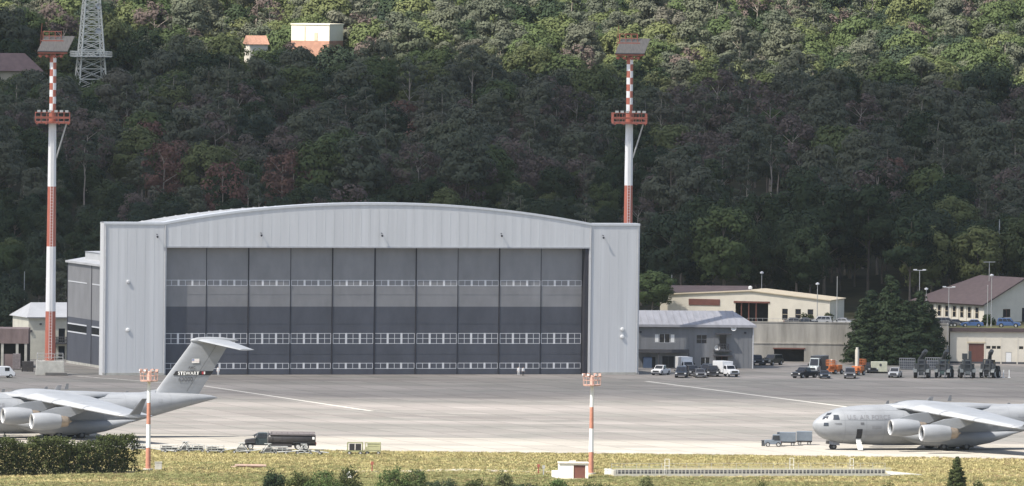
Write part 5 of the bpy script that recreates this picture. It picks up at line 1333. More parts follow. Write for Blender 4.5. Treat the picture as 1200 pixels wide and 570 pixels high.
person(at(255.6, 440.5), R(170), 'person in white behind the aircraft tail at the hangar doors', wsh, wsh)
person(at(261.3, 439.2), R(150), 'person in white shirt and dark trousers by the doors beyond the tail tip', wsh, dtr)

# ------------------------------------------------------------------ lamp posts
def lamp(px, ytop, ybase, Y, zb, kind, label, rr=.09):
    p = atY(px, ybase, Y); zt = atY(px, ytop, Y).z; p.z = zb; h = zt - zb
    t = empty('lamp_post', p, 0, label, 'lamp post', 'lamp posts around the terrace')
    mb = MB(); mb.tube((0, 0, 0), (0, 0, h), rr, rr * .7, n=10); mb.tube((0, 0, 0), (0, 0, .5), rr * 2, n=10); mb.build('pole', m_galv, t)
    mb = MB()
    if kind == 'T': mb.box(-1.0, 1.0, -.06, .06, h - .05, h + .05); mb.box(-1.25, -.55, -.18, .18, h + .0, h + .22); mb.box(.55, 1.25, -.18, .18, h, h + .22)
    elif kind == 'ball': mb.lathe([(h - .05, .05), (h + .05, .35), (h + .3, .38), (h + .45, .05)], n=12)
    elif kind == 'arm': mb.box(-.9, .1, -.08, .08, h - .08, h + .04); mb.box(-1.3, -.5, -.16, .16, h - .1, h + .08)
    else: mb.lathe([(h, .06), (h + .2, .08), (h + .3, .02)], n=8)
    mb.build('lamp_head', m_frame if kind != 'none' else m_galv, t)
YT = 2419.0
for a in ((28, 320, 384, 2440, 0, 'none', 'thin bare pole at the left edge behind the open store'),
          (787, 324, 350, 2452, TERR, 'none', 'thin pole behind the left end of the cream terrace building'),
          (892.5, 321, 345, 2456, TERR, 'ball', 'lamp post behind the middle of the cream terrace building'),
          (957.5, 334, 381, 2424, TERR, 'ball', 'lamp post in front of the cream building windows'),
          (980.5, 326, 383, 2424, TERR, 'none', 'slim pole at the right end of the cream terrace building'),
          (1077, 317, 384, 2430, TERR, 'T', 'twin-headed lamp post rising behind the fir trees'),
          (1085, 340, 384, 2424, TERR, 'ball', 'short lamp post just behind the fir tips'),
          (1111.5, 337, 384, 2424, TERR, 'T', 'twin-headed lamp post before the long wall of the brown-roofed building'),
          (1102.5, 383, 432, 2407, 0, 'arm', 'lamp post standing left of the garage block'),
          (1110, 380, 432, 2407.5, 0, 'none', 'pole at the left corner of the garage block'),
          (1161.5, 324, 383, 2424, TERR, 'ball', 'tall lamp post before the corner of the brown-roofed building'),
          (1157, 336, 383, 2425, TERR, 'none', 'thin pole beside the tall lamp post at the building corner')):
    lamp(*a)
p = at(5.5, 513); lamp(5.5, 484, 513, p.y, 0, 'ball', 'short white lamp post before the left aircraft engine', .12)
p = atY(1171, 330, 2500); lamp(1170.5, 259, 330, 2500, hgt(p.x, 2500), 'none', 'dark red slender mast in the forest edge at right', .16)

# ------------------------------------------------------------------ foreground railings, culvert, cabinets
def culvert():
    a, b = at(722, 558.5), at(1043, 558.0)
    d = b - a; L_ = d.length; th = math.atan2(d.y, d.x)
    t = empty('railed_culvert', a, th, 'long low concrete culvert with white railings in the foreground grass', 'culvert')
    mb = MB(); mb.box(0, L_, 0, .35, 0, .32); mb.box(0, L_, 2.6, 3.0, 0, .95); mb.box(-.4, 0, 0, 3, 0, .95); mb.slab([(L_, .1, .1), (L_ + 5.5, .5, .12), (L_ + 4.8, 2.9, .16), (L_, 2.9, .62)], .08); mb.build('wall', m_conc, t)
    mb = MB(); x = .4
    while x < L_: mb.box(x, x + .42, 2.585, 2.598, .3, .85); x += .62
    mb.build('drain_slots', m_greyd, t)
    mb = MB(); x = 0
    while x < L_ + .1: mb.tube((x, 0, .3), (x, 0, 1.25), .03, n=5); mb.tube((x, 2.8, .9), (x, 2.8, 1.9), .03, n=5); x += L_ / 22
    for y, z in ((0, 1.25), (0, .8), (2.8, 1.9), (2.8, 1.45)): mb.tube((0, y, z), (L_, y, z), .025, n=5)
    mb.build('railing', m_galv, t)
culvert()
def misc():
    for px, py, h, lab in ((781, 558, 2.3, 'left'), (784.6, 558, 2.3, 'right')): pass
    for (a, b, h, lab) in (((779, 557.5), (784, 557.5), 2.6, 'white hoop gate at the left part of the railed culvert'), ((925.5, 557), (930, 557), 2.7, 'white hoop gate at the middle of the railed culvert'), ((996, 557), (1000, 557), 2.6, 'white hoop gate near the right end of the railed culvert')):
        A, B = at(*a), at(*b); mb = MB(); mb.tube(A, A + Vector((0, 0, h)), .04, n=6); mb.tube(B, B + Vector((0, 0, h)), .04, n=6)
        for k in (.6, 1.0): mb.tube(A + Vector((0, 0, h * k)), B + Vector((0, 0, h * k)), .03, n=6)
        tag(mb.build('hoop_gate', m_wpaint), lab, 'gate', 'hoop gates along the culvert')
    def cabinet(px, py, w_, h, m, lab):
        p = at(px, py); mb = MB(); mb.box(-w_, w_, -.5, .5, .12, h, 0); mb.box(-w_ - .05, w_ + .05, -.55, .55, h, h + .1, 0); mb.box(-w_ - .04, w_ + .04, -.52, .52, 0, .12, 1); mb.box(-.02, .02, -.515, -.5, .2, h - .1, 1)
        tag(mb.build('cable_cabinet', [m, m_conc], loc=p, bevel=.03), lab, 'cabinet', 'pale cabinets in the grass')
    cabinet(185.5, 551.5, .55, 1.25, m_conc, 'pale grey cabinet at the foot of the left foreground mast')
    cabinet(409.5, 561, .4, .95, m_wpaint, 'white cabinet among the dark bushes')
    cabinet(712, 557.5, .5, .95, m_wpaint, 'white cabinet between foreground mast and culvert')
    # low reddish culvert slab
    p = at(293, 548.5); mb = MB(); mb.box(-2.0, 2.2, -.8, .8, 0, .55, 0); mb.box(-2.4, 2.6, -1, -.8, .3, .6, 1); mb.box(-3.0, -2.2, -.6, .2, 0, .25, 1)
    tag(mb.build('manhole_cover', [mat('red_slab', (.32, .17, .13), .9, .2, 1), mat('pink_slab', (.45, .33, .28), .9, .15, 1)], loc=p, bevel=.04), 'low reddish concrete chamber in the grass below the tanker', 'chamber')
    for px, py, lab in ((436, 553, 'red marker post among the bushes below the carts'), (631, 556, 'red marker post left of the white kiosk'), (637, 557.5, 'grey hydrant post left of the white kiosk')):
        mb = MB(); mb.tube((0, 0, 0), (0, 0, 1.5), .1, n=8); mb.box(-.22, .22, -.12, .12, 1.1, 1.6); tag(mb.build('marker_post', m_redd if 'red' in lab[:4] else m_galv, loc=at(px, py)), lab, 'post')
misc()
# ------------------------------------------------------------------ vegetation
L_dark = leaf_mat('leaf_dark', (.022, .040, .018), (.038, .058, .024), (.060, .080, .032), (.034, .052, .034))
L_mid = leaf_mat('leaf_mid', (.060, .088, .032), (.088, .116, .042), (.118, .142, .055), (.135, .152, .060))
L_grey = leaf_mat('leaf_grey', (.085, .100, .066), (.110, .116, .080), (.130, .124, .094), (.115, .130, .078))
L_brown = leaf_mat('leaf_brown', (.12, .092, .078), (.13, .10, .086), (.115, .102, .082), (.145, .11, .096))
L_red = leaf_mat('leaf_red', (.165, .086, .070), (.17, .096, .074), (.15, .10, .08), (.18, .088, .074))
L_lime = leaf_mat('leaf_lime', (.12, .135, .055), (.135, .148, .065), (.15, .16, .075), (.125, .14, .065))
L_hedge = leaf_mat('leaf_hedge', (.044, .058, .018), (.050, .064, .019), (.056, .070, .021), (.047, .060, .019))
def leaf_cloud(clumps, per, size, rg, flat=.85, jit=.38, crown=None):
    V, Fq = [], []
    for (c, r) in clumps:
        k = max(6, int(per * r * r))
        d = rg.normal(size=(k, 3)); d[:, 2] += .25; d /= np.linalg.norm(d, axis=1)[:, None]
        p = np.array(c) + d * (r * rg.uniform(.55, 1.08, (k, 1))) * np.array([1, 1, flat])
        nrm = d + jit * rg.normal(size=(k, 3))
        if crown is not None:
            e = (p - np.array(crown[0])) / np.array(crown[1]); e /= np.linalg.norm(e, axis=1)[:, None] + 1e-9; nrm = nrm + .7 * e
        nrm /= np.linalg.norm(nrm, axis=1)[:, None]
        ref = rg.normal(size=(k, 3)); a = np.cross(nrm, ref); a /= np.linalg.norm(a, axis=1)[:, None] + 1e-9; b = np.cross(nrm, a)
        s_ = size * rg.uniform(.6, 1.25, (k, 1)); q = np.stack([p - a * s_, p - b * s_ * .7, p + a * s_, p + b * s_ * .7], 1)
        V.append(q.reshape(-1, 3))
    V = np.concatenate(V); n = len(V) // 4
    return V, np.arange(n * 4).reshape(n, 4)
def leaf_mesh(name, V, Fq, m):
    me = bpy.data.meshes.new(name); me.vertices.add(len(V)); me.vertices.foreach_set('co', V.astype(np.float32).ravel())
    me.loops.add(len(V)); me.loops.foreach_set('vertex_index', Fq.astype(np.int32).ravel())
    me.polygons.add(len(Fq)); me.polygons.foreach_set('loop_start', (np.arange(len(Fq)) * 4).astype(np.int32)); me.update(calc_edges=True); me.validate(); me.materials.append(m); return me
def trunk_mesh(name, h, r, limbs, m, rg, lean=.4):
    mb = MB(); p = Vector((0, 0, -1.2)); pts = [p]
    for k in range(1, 6): pts.append(Vector((rg.uniform(-lean, lean) * k / 5, rg.uniform(-lean, lean) * k / 5, -1.2 + (h + 1.2) * k / 5)))
    for k in range(5): mb.tube(pts[k], pts[k + 1], r * (1 - .16 * k), r * (1 - .16 * (k + 1)), n=7)
    for c in limbs:
        z0 = max(h * .3, min(h * .9, c[2] - 2.5)); mb.tube((pts[3].x * .6, pts[3].y * .6, z0), c, r * .32, r * .08, n=5)
    o = mb.build(name, m); me = o.data; bpy.data.objects.remove(o); return me
VAR = []                                   # (kind, crown mesh, trunk mesh)
def variant(kind, seed, m, tm):
    rg = np.random.default_rng(seed); cl = []
    if kind == 'broadleaf':
        H = rg.uniform(17, 21); rx = rg.uniform(4.8, 6.3); rz = rg.uniform(6.6, 8.0); cz = H - rz
        for _ in range(66):
            d = rg.normal(size=3); d /= np.linalg.norm(d); rr = rg.uniform(.5, 1.0) ** .5
            z = cz + d[2] * rz * rr * .88; cl.append(((d[0] * rx * rr * .88, d[1] * rx * rr * .88, z), rg.uniform(1.2, 2.3)))
        for _ in range(10): a = rg.uniform(0, 6.28); cl.append(((math.cos(a) * rx * .7, math.sin(a) * rx * .7, cz - rz * rg.uniform(.6, 1.0)), rg.uniform(.8, 1.3)))
        th, per, sz, flat = H * .8, 36, .36, .8
    elif kind == 'pine':
        H = rg.uniform(18, 22); cl = []
        for _ in range(48):
            u = rg.uniform(0, 1) ** .8; z = H - 1 - 9.5 * u; rad = (1.2 + 4.0 * math.sqrt(u)) * rg.uniform(.5, 1.05); a = rg.uniform(0, 6.28)
            cl.append(((rad * math.cos(a), rad * math.sin(a), z), rg.uniform(1.2, 2.1)))
        th, per, sz, flat = H * .9, 35, .33, .6
    elif kind == 'tallpine':
        H = rg.uniform(21, 24); cl = []; ox, oy = rg.uniform(-.8, .8, 2)
        for _ in range(26):
            u = rg.uniform(0, 1); z = H - 1 - 7.0 * u; rad = (.8 + 2.9 * math.sqrt(u)) * rg.uniform(.3, 1.1); a = rg.uniform(0, 6.28)
            cl.append(((rad * math.cos(a) + ox, rad * math.sin(a) + oy, z), rg.uniform(.8, 1.5)))
        th, per, sz, flat = H * .93, 30, .32, .55
    elif kind == 'thin':
        H = rg.uniform(17, 20)
        for _ in range(36):
            d = rg.normal(size=3); d /= np.linalg.norm(d); cl.append(((d[0] * 4.2, d[1] * 4.2, H - 6 + d[2] * 5.6), rg.uniform(.9, 1.8)))
        th, per, sz, flat = H * .86, 22, .34, .8
    elif kind == 'fir':
        H = 16.0
        for k in range(30):
            u = k / 29; z = 1.6 + (H - 2.0) * u; R_ = 4.1 * (1 - u) ** .8 + .35; n = max(2, int(9 * (1 - u) + 2))
            for j in range(n): a = 6.28 * (j + rg.uniform(0, 1)) / n; rr = R_ * rg.uniform(.45, 1.0); cl.append(((rr * math.cos(a), rr * math.sin(a), z - rr * .22), rg.uniform(.8, 1.35)))
        th, per, sz, flat = H * .97, 52, .27, .5
    limbs = [c for c, r in cl[::7]] if kind != 'fir' else []
    cc = np.mean([c for c, r in cl], axis=0) - np.array([0, 0, 1.5])
    V, Fq = leaf_cloud(cl, per, sz, rg, flat, .2, crown=(cc, (5, 5, 6)))
    return (kind, leaf_mesh('crown', V, Fq, m), trunk_mesh('trunk', th, .30 if kind != 'thin' else .24, limbs, tm, rg))
spec = [('broadleaf', L_dark, m_bark)] * 3 + [('broadleaf', L_mid, m_bark)] * 3 + [('pine', L_grey, m_bark)] * 3 + [('thin', L_brown, m_bark), ('thin', L_brown, m_barkp)] + [('thin', L_red, m_barkp)] + [('broadleaf', L_lime, m_bark)] + [('pine', L_dark, m_bark)] * 2 + [('tallpine', L_grey, m_barkp)] * 2
VAR = [variant(k, 100 + i, m, tm) for i, (k, m, tm) in enumerate(spec)]
KIND_TXT = ['dark green broadleaf tree'] * 3 + ['mid green broadleaf tree'] * 3 + ['grey-green pine'] * 3 + ['brownish thinning tree'] * 2 + ['reddish dying tree', 'lime green broadleaf tree'] + ['dark pine'] * 2 + ['tall pine with bare pale trunk'] * 2
KIND_NM = ['broadleaf_tree'] * 6 + ['pine_tree'] * 3 + ['thinning_tree'] * 2 + ['dying_tree', 'broadleaf_tree'] + ['pine_tree'] * 4
L_shrub = leaf_mat('leaf_shrub', (.060, .098, .030), (.075, .115, .036), (.085, .12, .042), (.07, .105, .034))
# where trees stand
rg = np.random.default_rng(11)
CLEAR = [(-5, 50, 60, 80, 2960), (339, 376, 26, 54, 2985), (290, 310, 38, 50, 2975), (87, 126, -9, 82, 2960)]
trees = []
sp = 10.4
y = 2432.0
while y < 3450:
    half = 600 / F * y + 18; x = -half + rg.uniform(0, sp)
    while x < half:
        X_, Y_ = x + rg.uniform(-2.6, 2.6), y + rg.uniform(-2.6, 2.6)
        x += sp * rg.uniform(.85, 1.25)
        if X_ > 20 and Y_ < 2478: continue
        if 985 < proj((X_, Y_, hgt(X_, Y_)))[0] < 1062 and Y_ < 2512: continue
        z = hgt(X_, Y_); s_ = rg.uniform(.62, 1.16)
        if X_ < 40 + 10 * math.sin(Y_ / 19) and Y_ < 2625 + 18 * math.sin(X_ / 17): s_ *= .66
        elif Y_ < 2440: s_ *= .75
        px, pt = proj((X_, Y_, z + 19 * s_)); pw = 5.4 * s_ * F / Y_
        pb = proj((X_, Y_, z))[1]
        if 128 < px < 742 and pt > 258 + 0: continue                      # behind the hangar
        if Y_ < 2500 and 122 < px < 750 and pt > 236: continue
        if any(a - pw * .8 < px < b + pw * .8 and pt < d and Y_ < Yc + 8 and pb > c - 4 for a, b, c, d, Yc in CLEAR): 
            continue
        if any(a < px < b and abs(Y_ - Yc) < 7 for a, b, c, d, Yc in CLEAR): continue
        nz = math.sin(X_ / 31 + 1.3) + math.sin(Y_ / 47) + math.sin((X_ + Y_) / 22)
        u = rg.uniform()
        if Y_ < 2560 or (s_ < .8 and X_ < 50 and Y_ < 2645): w_ = [3, 3, 2, .5, .5, .5, 0.5, .5, .5, .1, .1, .0, 0, 1.5, 1.5]
        elif Y_ < 2830: w_ = [.6, .6, .6, .5, .4, .4, 2.3, 2.3, 2.3, 1.9, 1.9, .40, .02, 1.0, 1.0]
        else: w_ = [.5, .5, .5, 2.0, 2.0, 2.0, 1.0, 1.0, 1.0, .3, .4, .03, .9, .2, .2]
        if nz > 1.0: w_ = [a * (1.6 if 6 <= i <= 10 else .8) for i, a in enumerate(w_)]
        w_ = list(w_) + ([.1, .1] if Y_ < 2560 else [1.3, 1.3] if Y_ < 2830 else [.5, .5]); w_ = np.cumsum(np.array(w_) / sum(w_)); k = int(np.searchsorted(w_, u)); k = min(k, 16)
        trees.append((X_, Y_, z, s_, rg.uniform(0, 6.28), k, px, pt))
    y += sp * .92
# marked trees the photo shows: reddish ones, brown ones, bright ones
for px, py, k in ((206, 150, 11), (344, 158, 11), (262, 182, 11), (332, 172, 11), (12 + 180, 160, 11), (812, 150, 9), (826, 160, 9), (1048, 172, 11), (1092, 170, 11), (300, 110, 10), (1105, 165, 10), (770, 74, 12), (868, 62, 12), (1158, 66, 12), (1010, 105, 10), (410, 210, 9), (344, 55, 1), (357, 56, 4), (370, 55, 7), (383, 46, 0), (394, 40, 2), (303, 53, 1), (294, 55, 0), (313, 48, 3)):
    Y_ = 2440.0
    while Y_ < 3400:
        q = atY(px, py, Y_)
        if q.z - 20 < hgt(q.x, Y_): break
        Y_ += 3
    q = atY(px, py, Y_); z = hgt(q.x, Y_)
    trees = [t for t in trees if not (abs(t[0] - q.x) < 6.5 and -30 < t[1] - Y_ < 6)]
    trees.append((q.x, Y_, z, 1.02, px * .7, k, px, py))
# glades: hollows in the wood with bare trunks standing along their far edge
for px, pb, half in ((178, 205, 7), (205, 196, 8), (344, 196, 7), (385, 222, 7), (440, 214, 8), (492, 196, 5), (530, 208, 9), (560, 216, 7), (640, 212, 8), (702, 205, 7), (778, 214, 6), (812, 216, 9), (872, 275, 7), (940, 262, 7), (1068, 268, 7), (1126, 280, 6), (150, 60, 6), (232, 50, 8), (262, 52, 7), (300, 62, 6), (604, 60, 6), (690, 80, 6), (960, 90, 7)):
    Y_ = 2500.0
    while Y_ < 3400 and proj((atY(px, pb, Y_).x, Y_, hgt(atY(px, pb, Y_).x, Y_)))[1] > pb: Y_ += 3
    xc = atY(px, pb, Y_).x; deep = 62 if pb > 100 else 48
    trees = [t for t in trees if not (abs(t[0] - xc) < half and -deep < t[1] - Y_ < 3.5 and t[5] != 11)]
    for j in range(3 if half < 8 else 4):
        xx = xc + half * (-.75 + 1.5 * j / (2.0 if half < 8 else 3.0)) + rg.uniform(-.8, .8); yy = Y_ + rg.uniform(0, 5); zz = hgt(xx, yy); k = int(rg.choice([15, 16, 15, 16, 10])); s_ = rg.uniform(.72, .95)
        q = proj((xx, yy, zz + 19 * s_)); trees.append((xx, yy, zz, s_, rg.uniform(0, 6.28), k, q[0], q[1]))
# the 290 nearest to the camera stand alone ; the rest of the wood is one object
def shown_size(t):
    return t[1] - (300 if t[5] in (11, 12) or (t[5] in (9, 10) and t[3] == 1.02) else 0)
trees.sort(key=shown_size)
SINGLE, REST = trees[:262], trees[262:]
def place_txt(px, py):
    a = ('at the left edge', 'behind the left tall mast', 'above the left shoulder of the hangar', 'above the left half of the hangar roof', 'above the crest of the hangar roof', 'above the right half of the hangar roof', 'behind the right tall mast', 'behind the grey annex roof', 'behind the cream terrace building', 'behind the fir group', 'behind the brown-roofed building', 'at the right edge')
    cuts = (25, 100, 200, 330, 470, 640, 770, 830, 960, 1090, 1165)
    i = sum(px > c for c in cuts)
    row = 'tall in front row' if py > 262 else 'second tier' if py > 222 else 'mid slope' if py > 140 else 'upper slope'
    return a[i] + ', ' + row
protos = {}
for (x, y_, z, s_, rz, k, px, pt) in SINGLE:
    if k not in protos:
        t = empty(KIND_NM[k], (0, 0, 0)); c = bpy.data.objects.new('crown', VAR[k][1]); COL.objects.link(c); c.parent = t
        b = bpy.data.objects.new('trunk', VAR[k][2]); COL.objects.link(b); b.parent = t; protos[k] = (t, c, b); kidsk = (c, b)
    else:
        t0, c0, b0 = protos[k]; t = t0.copy(); COL.objects.link(t)
        for q in (c0, b0): d = q.copy(); COL.objects.link(d); d.parent = t
    t.location = (x, y_, z); t.rotation_euler = (0, 0, rz); t.scale = (s_, s_, s_ * (0.94 + .12 * ((k * 7 + int(px)) % 10) / 10))
    lab = KIND_TXT[k] + ' ' + place_txt(px, pt); t['label'] = lab; t['category'] = 'tree'; t['group'] = lab if len(lab) < 80 else lab[:80]
def scatter(name, pts, scl, rot, idx, meshes, label=None):
    src = bpy.data.collections.new(name + '_kinds')
    for i, ms in enumerate(meshes):
        if isinstance(ms, tuple):
            bm = bmesh.new(); bm.from_mesh(ms[1]); bm.faces.ensure_lookup_table(); nf = len(bm.faces); bm.from_mesh(ms[2])
            for fi, f in enumerate(bm.faces): f.material_index = 0 if fi < nf else 1
            me = bpy.data.meshes.new(name + '_kind'); bm.to_mesh(me); bm.free(); me.materials.append(ms[1].materials[0]); me.materials.append(ms[2].materials[0])
        else: me = ms
        o = bpy.data.objects.new('%s_kind_%03d' % (name, i), me); src.objects.link(o)
    me = bpy.data.meshes.new(name); me.from_pydata(pts, [], [])
    for nm, ty, dat in (('scl', 'FLOAT', scl), ('rot', 'FLOAT', rot), ('idx', 'INT', idx)):
        a = me.attributes.new(nm, ty, 'POINT'); a.data.foreach_set('value', dat)
    ob = bpy.data.objects.new(name, me); COL.objects.link(ob)
    ng = bpy.data.node_groups.new(name, 'GeometryNodeTree'); ng.interface.new_socket('Geometry', in_out='INPUT', socket_type='NodeSocketGeometry'); ng.interface.new_socket('Geometry', in_out='OUTPUT', socket_type='NodeSocketGeometry')
    N = ng.nodes; L = ng.links; gi, go = N.new('NodeGroupInput'), N.new('NodeGroupOutput')
    ip = N.new('GeometryNodeInstanceOnPoints'); ci = N.new('GeometryNodeCollectionInfo'); ci.inputs['Collection'].default_value = src
    ci.inputs['Separate Children'].default_value = True; ci.inputs['Reset Children'].default_value = True
    def attr(nm, ty):
        q = N.new('GeometryNodeInputNamedAttribute'); q.data_type = ty; q.inputs['Name'].default_value = nm; return q.outputs[0]
    ip.inputs['Pick Instance'].default_value = True
    L.new(gi.outputs[0], ip.inputs['Points']); L.new(ci.outputs[0], ip.inputs['Instance']); L.new(attr('idx', 'INT'), ip.inputs['Instance Index']); L.new(attr('scl', 'FLOAT'), ip.inputs['Scale'])
    cx = N.new('ShaderNodeCombineXYZ'); L.new(attr('rot', 'FLOAT'), cx.inputs['Z']); L.new(cx.outputs[0], ip.inputs['Rotation']); L.new(ip.outputs[0], go.inputs[0])
    md = ob.modifiers.new('scatter', 'NODES'); md.node_group = ng; tag(ob, label, None, None, 'stuff'); return ob
scatter('forest', [t[:3] for t in REST], [t[3] for t in REST], [t[4] for t in REST], [t[5] for t in REST], VAR)
print('TREES', len(SINGLE), len(REST))

def tree_thing(name, var, loc, s, label, cat, group=None, rz=0.0, sz=None):
    t = empty(name, loc, rz, label, cat, group); t.scale = (s, s, sz or s)
    for nm, me in (('crown', var[1]), ('trunk', var[2])): o = bpy.data.objects.new(nm, me); COL.objects.link(o); o.parent = t
    return t
FIR = [variant('fir', 300 + i, L_dark, m_bark) for i in range(3)]
for i, (px, ptop, Y_, s_, lab) in enumerate(((1014, 350, 2401, 1.02, 'dark fir at the left end of the fir group, lowest of the row'), (1022, 340, 2405, 1.0, 'dark fir left of the tallest fir, slightly behind'), (1044, 322, 2402, 1.1, 'tallest dark fir in the middle of the group before the retaining wall'), (1062, 352, 2400, 1.0, 'lower dark fir between the two tall ones'), (1079, 341, 2402, 1.08, 'broad dark fir at the right end of the fir group'), (1092, 362, 2404, .85, 'small dark fir beside the right lamp posts'))):
    p = atY(px, ptop, Y_); h = p.z; p.z = 0; tree_thing('fir_tree', FIR[i % 3], p, s_, lab, 'tree', 'firs before the retaining wall', i * 1.3, h / 16.0)
p = atY(765, 320, 2430); h = p.z - TERR; p.z = TERR
tree_thing('broadleaf_tree', VAR[4], p, .8, 'bright green broadleaf tree between the hangar end and the cream building', 'tree', None, 1.0, h / 19.0)
for px, h, lab in ((1130 - 183, 0, ''),): pass
def bush_mesh(w_, d_, h, seed, m, size=.13, per=120, rmin=.45, rmax=.95, n=26):
    r_ = np.random.default_rng(seed); cl = []
    for _ in range(n):
        a = r_.uniform(0, 6.28); q = math.sqrt(r_.uniform()); x, y0 = q * math.cos(a) * w_ * .8, q * math.sin(a) * d_ * .8
        z = h * (1 - .75 * q * q) * r_.uniform(.15, .95); cl.append(((x, y0, max(.25, z)), r_.uniform(rmin, rmax)))
    V, Fq = leaf_cloud(cl, per, size, r_, .9); V[:, 2] = np.maximum(V[:, 2], .02); return leaf_mesh('leaves', V, Fq, m)
def bush(p, w_, d_, h, seed, m, label, group, name='bush', **kw):
    t = empty(name, p, 0, label, 'bush', group); o = bpy.data.objects.new('leaves', bush_mesh(w_, d_, h, seed, m, **kw)); COL.objects.link(o); o.parent = t
    mb = MB(); r_ = random.Random(seed)
    for k in range(5): mb.tube((0, 0, -.1), (r_.uniform(-.5, .5) * w_, r_.uniform(-.5, .5) * d_, h * .7), .05, .02, n=5)
    mb.build('stem', m_bark, t)
for px, lab in ((946, 'left round shrub before the cream building windows'), (968.5, 'right round shrub before the cream building windows')):
    p = atY(px, 380, 2428); p.z = TERR; bush(p, 1.7, 1.3, 2.0, int(px), L_hedge, lab, 'shrubs on the terrace', size=.2, n=18)
for px, lab in ((1157.5, 'left round shrub before the gable wall'), (1176, 'right round shrub before the gable wall')):
    p = atY(px, 380, 2430); p.z = TERR; bush(p, 1.2, 1.0, 1.9, int(px), L_dark, lab, 'shrubs on the terrace', size=.2, n=18)
# clipped hedge blocks
def hedge(p0, p1, h, label, seed):
    a, b = at(*p0), at(*p1); d = b - a; L_ = d.length; th = math.atan2(d.y, d.x); r_ = np.random.default_rng(seed)
    t = empty('clipped_hedge', a, th, label, 'hedge', 'clipped hedges by the apron'); cl = []
    nx = int(L_ / .75)
    for i in range(nx + 1):
        x = L_ * i / nx; hh = h(x / L_)
        z = .5
        while z < hh - .3:
            for yy in (0.1, 1.0, 2.0, 2.8):
                if .8 < yy < 2.5 and z < hh - 1.4: continue
                cl.append(((x + r_.uniform(-.25, .25), yy + r_.uniform(-.2, .2) + .2 * math.sin(x * 1.9), z + r_.uniform(-.25, .25)), r_.uniform(.5, .75)))
            z += .8
    V, Fq = leaf_cloud(cl, 110, .17, r_, .9, .45); o = bpy.data.objects.new('leaves', leaf_mesh('leaves', V, Fq, L_hedge)); COL.objects.link(o); o.parent = t
    mb = MB()
    for i in range(0, nx, 2): mb.tube((L_ * i / nx, 1.4, -.2), (L_ * i / nx + .2, 1.4, h(i / nx) * .7), .1, .04, n=5)
    mb.build('stem', m_bark, t)
hedge((-25, 559), (91, 556), lambda u: 5.9 + .5 * math.sin(u * 9) + .3 * math.sin(u * 23) - (1.6 * max(0, u - .82) / .18) * (u > .82), 'long clipped dark green hedge at the left edge, before the left aircraft', 41)
hedge((93, 556), (159, 553.5), lambda u: 4.3 + 1.5 * min(1, u * 1.5) + .25 * math.sin(u * 14), 'shorter clipped hedge block ending beside the left foreground mast', 42)
# shrubs along the lower edge
GB = 'dark shrubs along the lower edge'
for i, (px, ptop, pb, wpx, m, lab) in enumerate(((322, 548, 575, 26, L_dark, 'narrow pointed shrub, leftmost of the lower-edge shrubs'), (352, 550, 577, 40, L_hedge, 'low olive shrub right of the narrow pointed one'), (378, 549, 578, 46, L_dark, 'wide dark shrub left of the white cabinet'), (408, 546, 577, 34, L_hedge, 'olive shrub just behind the white cabinet'), (461, 543, 577, 44, L_dark, 'tallest dark shrub right of the red marker post'), (487, 549, 577, 36, L_mid, 'lighter green shrub beside the tallest shrub'),
        (518, 560, 579, 50, L_dark, 'low dark shrub mound right of the lighter shrub'), (556, 562, 580, 44, L_hedge, 'low olive mound below the middle of the grass'), (589, 552, 578, 26, L_lime, 'yellow-green shrub left of the kiosk'), (618, 563, 580, 44, L_dark, 'low dark mound left below the kiosk'), (655, 563, 580, 46, L_dark, 'low dark mound directly below the kiosk'), (700, 566, 581, 50, L_hedge, 'low mound below the foreground mast'),
        (757, 559, 578, 14, L_lime, 'small yellow-green shrub below the culvert railings'))):
    p = at(px, pb); s = F / p.y; bush(p, wpx / s / 1.9, wpx / s / 2.3, (pb - ptop + 1) / s, 500 + i, L_shrub if m is L_dark and i % 3 else m, lab.replace('dark shrub', 'green shrub') if m is L_dark and i % 3 else lab, GB, n=44)
p = at(1121, 576); s = F / p.y; h = 41 / s
tree_thing('fir_tree', variant('fir', 401, L_hedge, m_bark), p, h / 16 * 1.15, 'small young fir in the grass at the lower right', 'tree', None, .5, h / 16)
for k, (px, pb, w_, h_) in enumerate(((1146, 578, 24, 12), (895, 579, 30, 11), (1040, 579, 26, 10))):
    p = at(px, pb); s = F / p.y; bush(p, w_ / s / 2, w_ / s / 2.4, h_ / s, 600 + k, L_hedge, ('small bush beside the young fir', 'low bush at the lower edge below the left culvert', 'low bush at the lower edge below the culvert ramp')[k], GB, n=14)
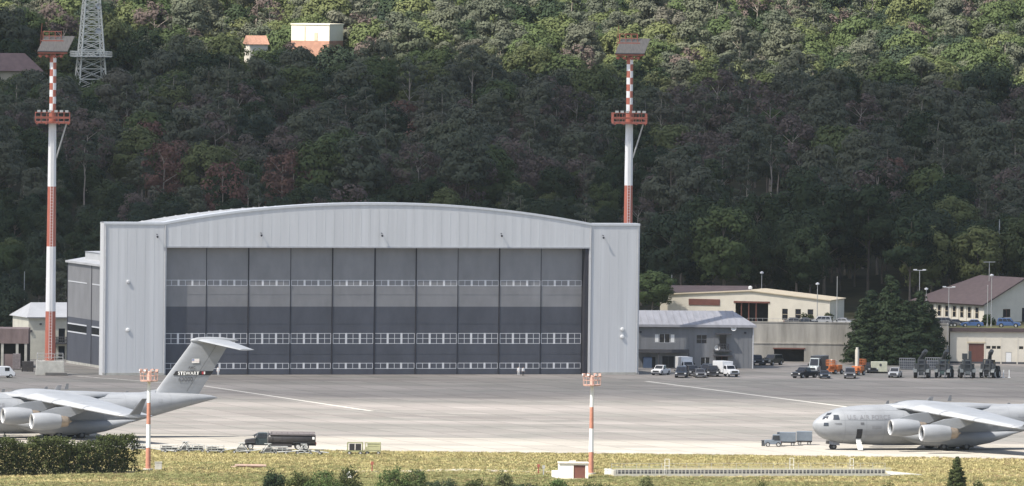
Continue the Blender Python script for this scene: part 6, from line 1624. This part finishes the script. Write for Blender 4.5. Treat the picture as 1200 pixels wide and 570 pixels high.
# grass: tufts over the near strip
def tuft(seed, m, h):
    r_ = np.random.default_rng(seed); V = []
    for _ in range(14):
        a = r_.uniform(0, 6.28); x, y0 = r_.uniform(-.3, .3, 2); l = h * r_.uniform(.6, 1.2); wd = .045; b = a + r_.uniform(-.4, .4); dx, dy = math.cos(a) * .16, math.sin(a) * .16
        V += [(x - wd * math.sin(b), y0 + wd * math.cos(b), 0), (x + wd * math.sin(b), y0 - wd * math.cos(b), 0), (x + dx + .01, y0 + dy, l), (x + dx - .01, y0 + dy, l)]
    V = np.array(V); return leaf_mesh('grass_kind', V, np.arange(len(V)).reshape(-1, 4), m)
G_y = leaf_mat('grass_dry', (.46, .40, .19), (.49, .43, .205), (.51, .45, .23), (.44, .385, .18)); G_g = leaf_mat('grass_green', (.21, .22, .09), (.25, .25, .11), (.29, .28, .13), (.23, .235, .10)); G_b = leaf_mat('grass_brown', (.30, .23, .12), (.33, .26, .14), (.36, .28, .16), (.28, .2, .11))
KT = [tuft(1, G_y, .26), tuft(2, G_y, .18), tuft(3, G_g, .24), tuft(4, G_g, .16), tuft(5, G_b, .22)]
ya, yb = at(600, 584).y, Y_GR - .3
P, S_, Ro, Ix = [], [], [], []
r_ = np.random.default_rng(77)
while len(P) < 95000:
    y_ = r_.uniform(ya, yb); x = r_.uniform(-1, 1) * (600 / F * y_ + 4); u = (yb - y_) / (yb - ya)
    px_, py_ = proj((x, y_, 0))
    if (px_ < 161 and 549 < py_ < 555.5) or (650 < px_ < 692 and 550 < py_ < 562) or (718 < px_ < 1046 and 548 < py_ < 559): continue
    if 395 < px_ < 648 and abs(py_ - 552) < 2.0 and r_.uniform() < .8: continue
    pn = math.sin(x / 13 + y_ / 7) + math.sin(x / 5.3 - y_ / 3.1) * .7 + math.sin(x / 29 + 2) * .8
    q = r_.uniform()
    if pn < -1.1 and q < .6: continue
    gr = .08 if u < .30 else .32 if u < .52 else .72
    gr += .14 * pn
    k = (2 if r_.uniform() < .5 else 3) if q < gr else (4 if q > .86 else (0 if r_.uniform() < .5 else 1))
    P.append((x, y_, 0)); S_.append(r_.uniform(.55, 1.25)); Ro.append(r_.uniform(0, 6.28)); Ix.append(k)
scatter('grass', P, S_, Ro, Ix, KT)
print('OBJECTS', len(bpy.data.objects))
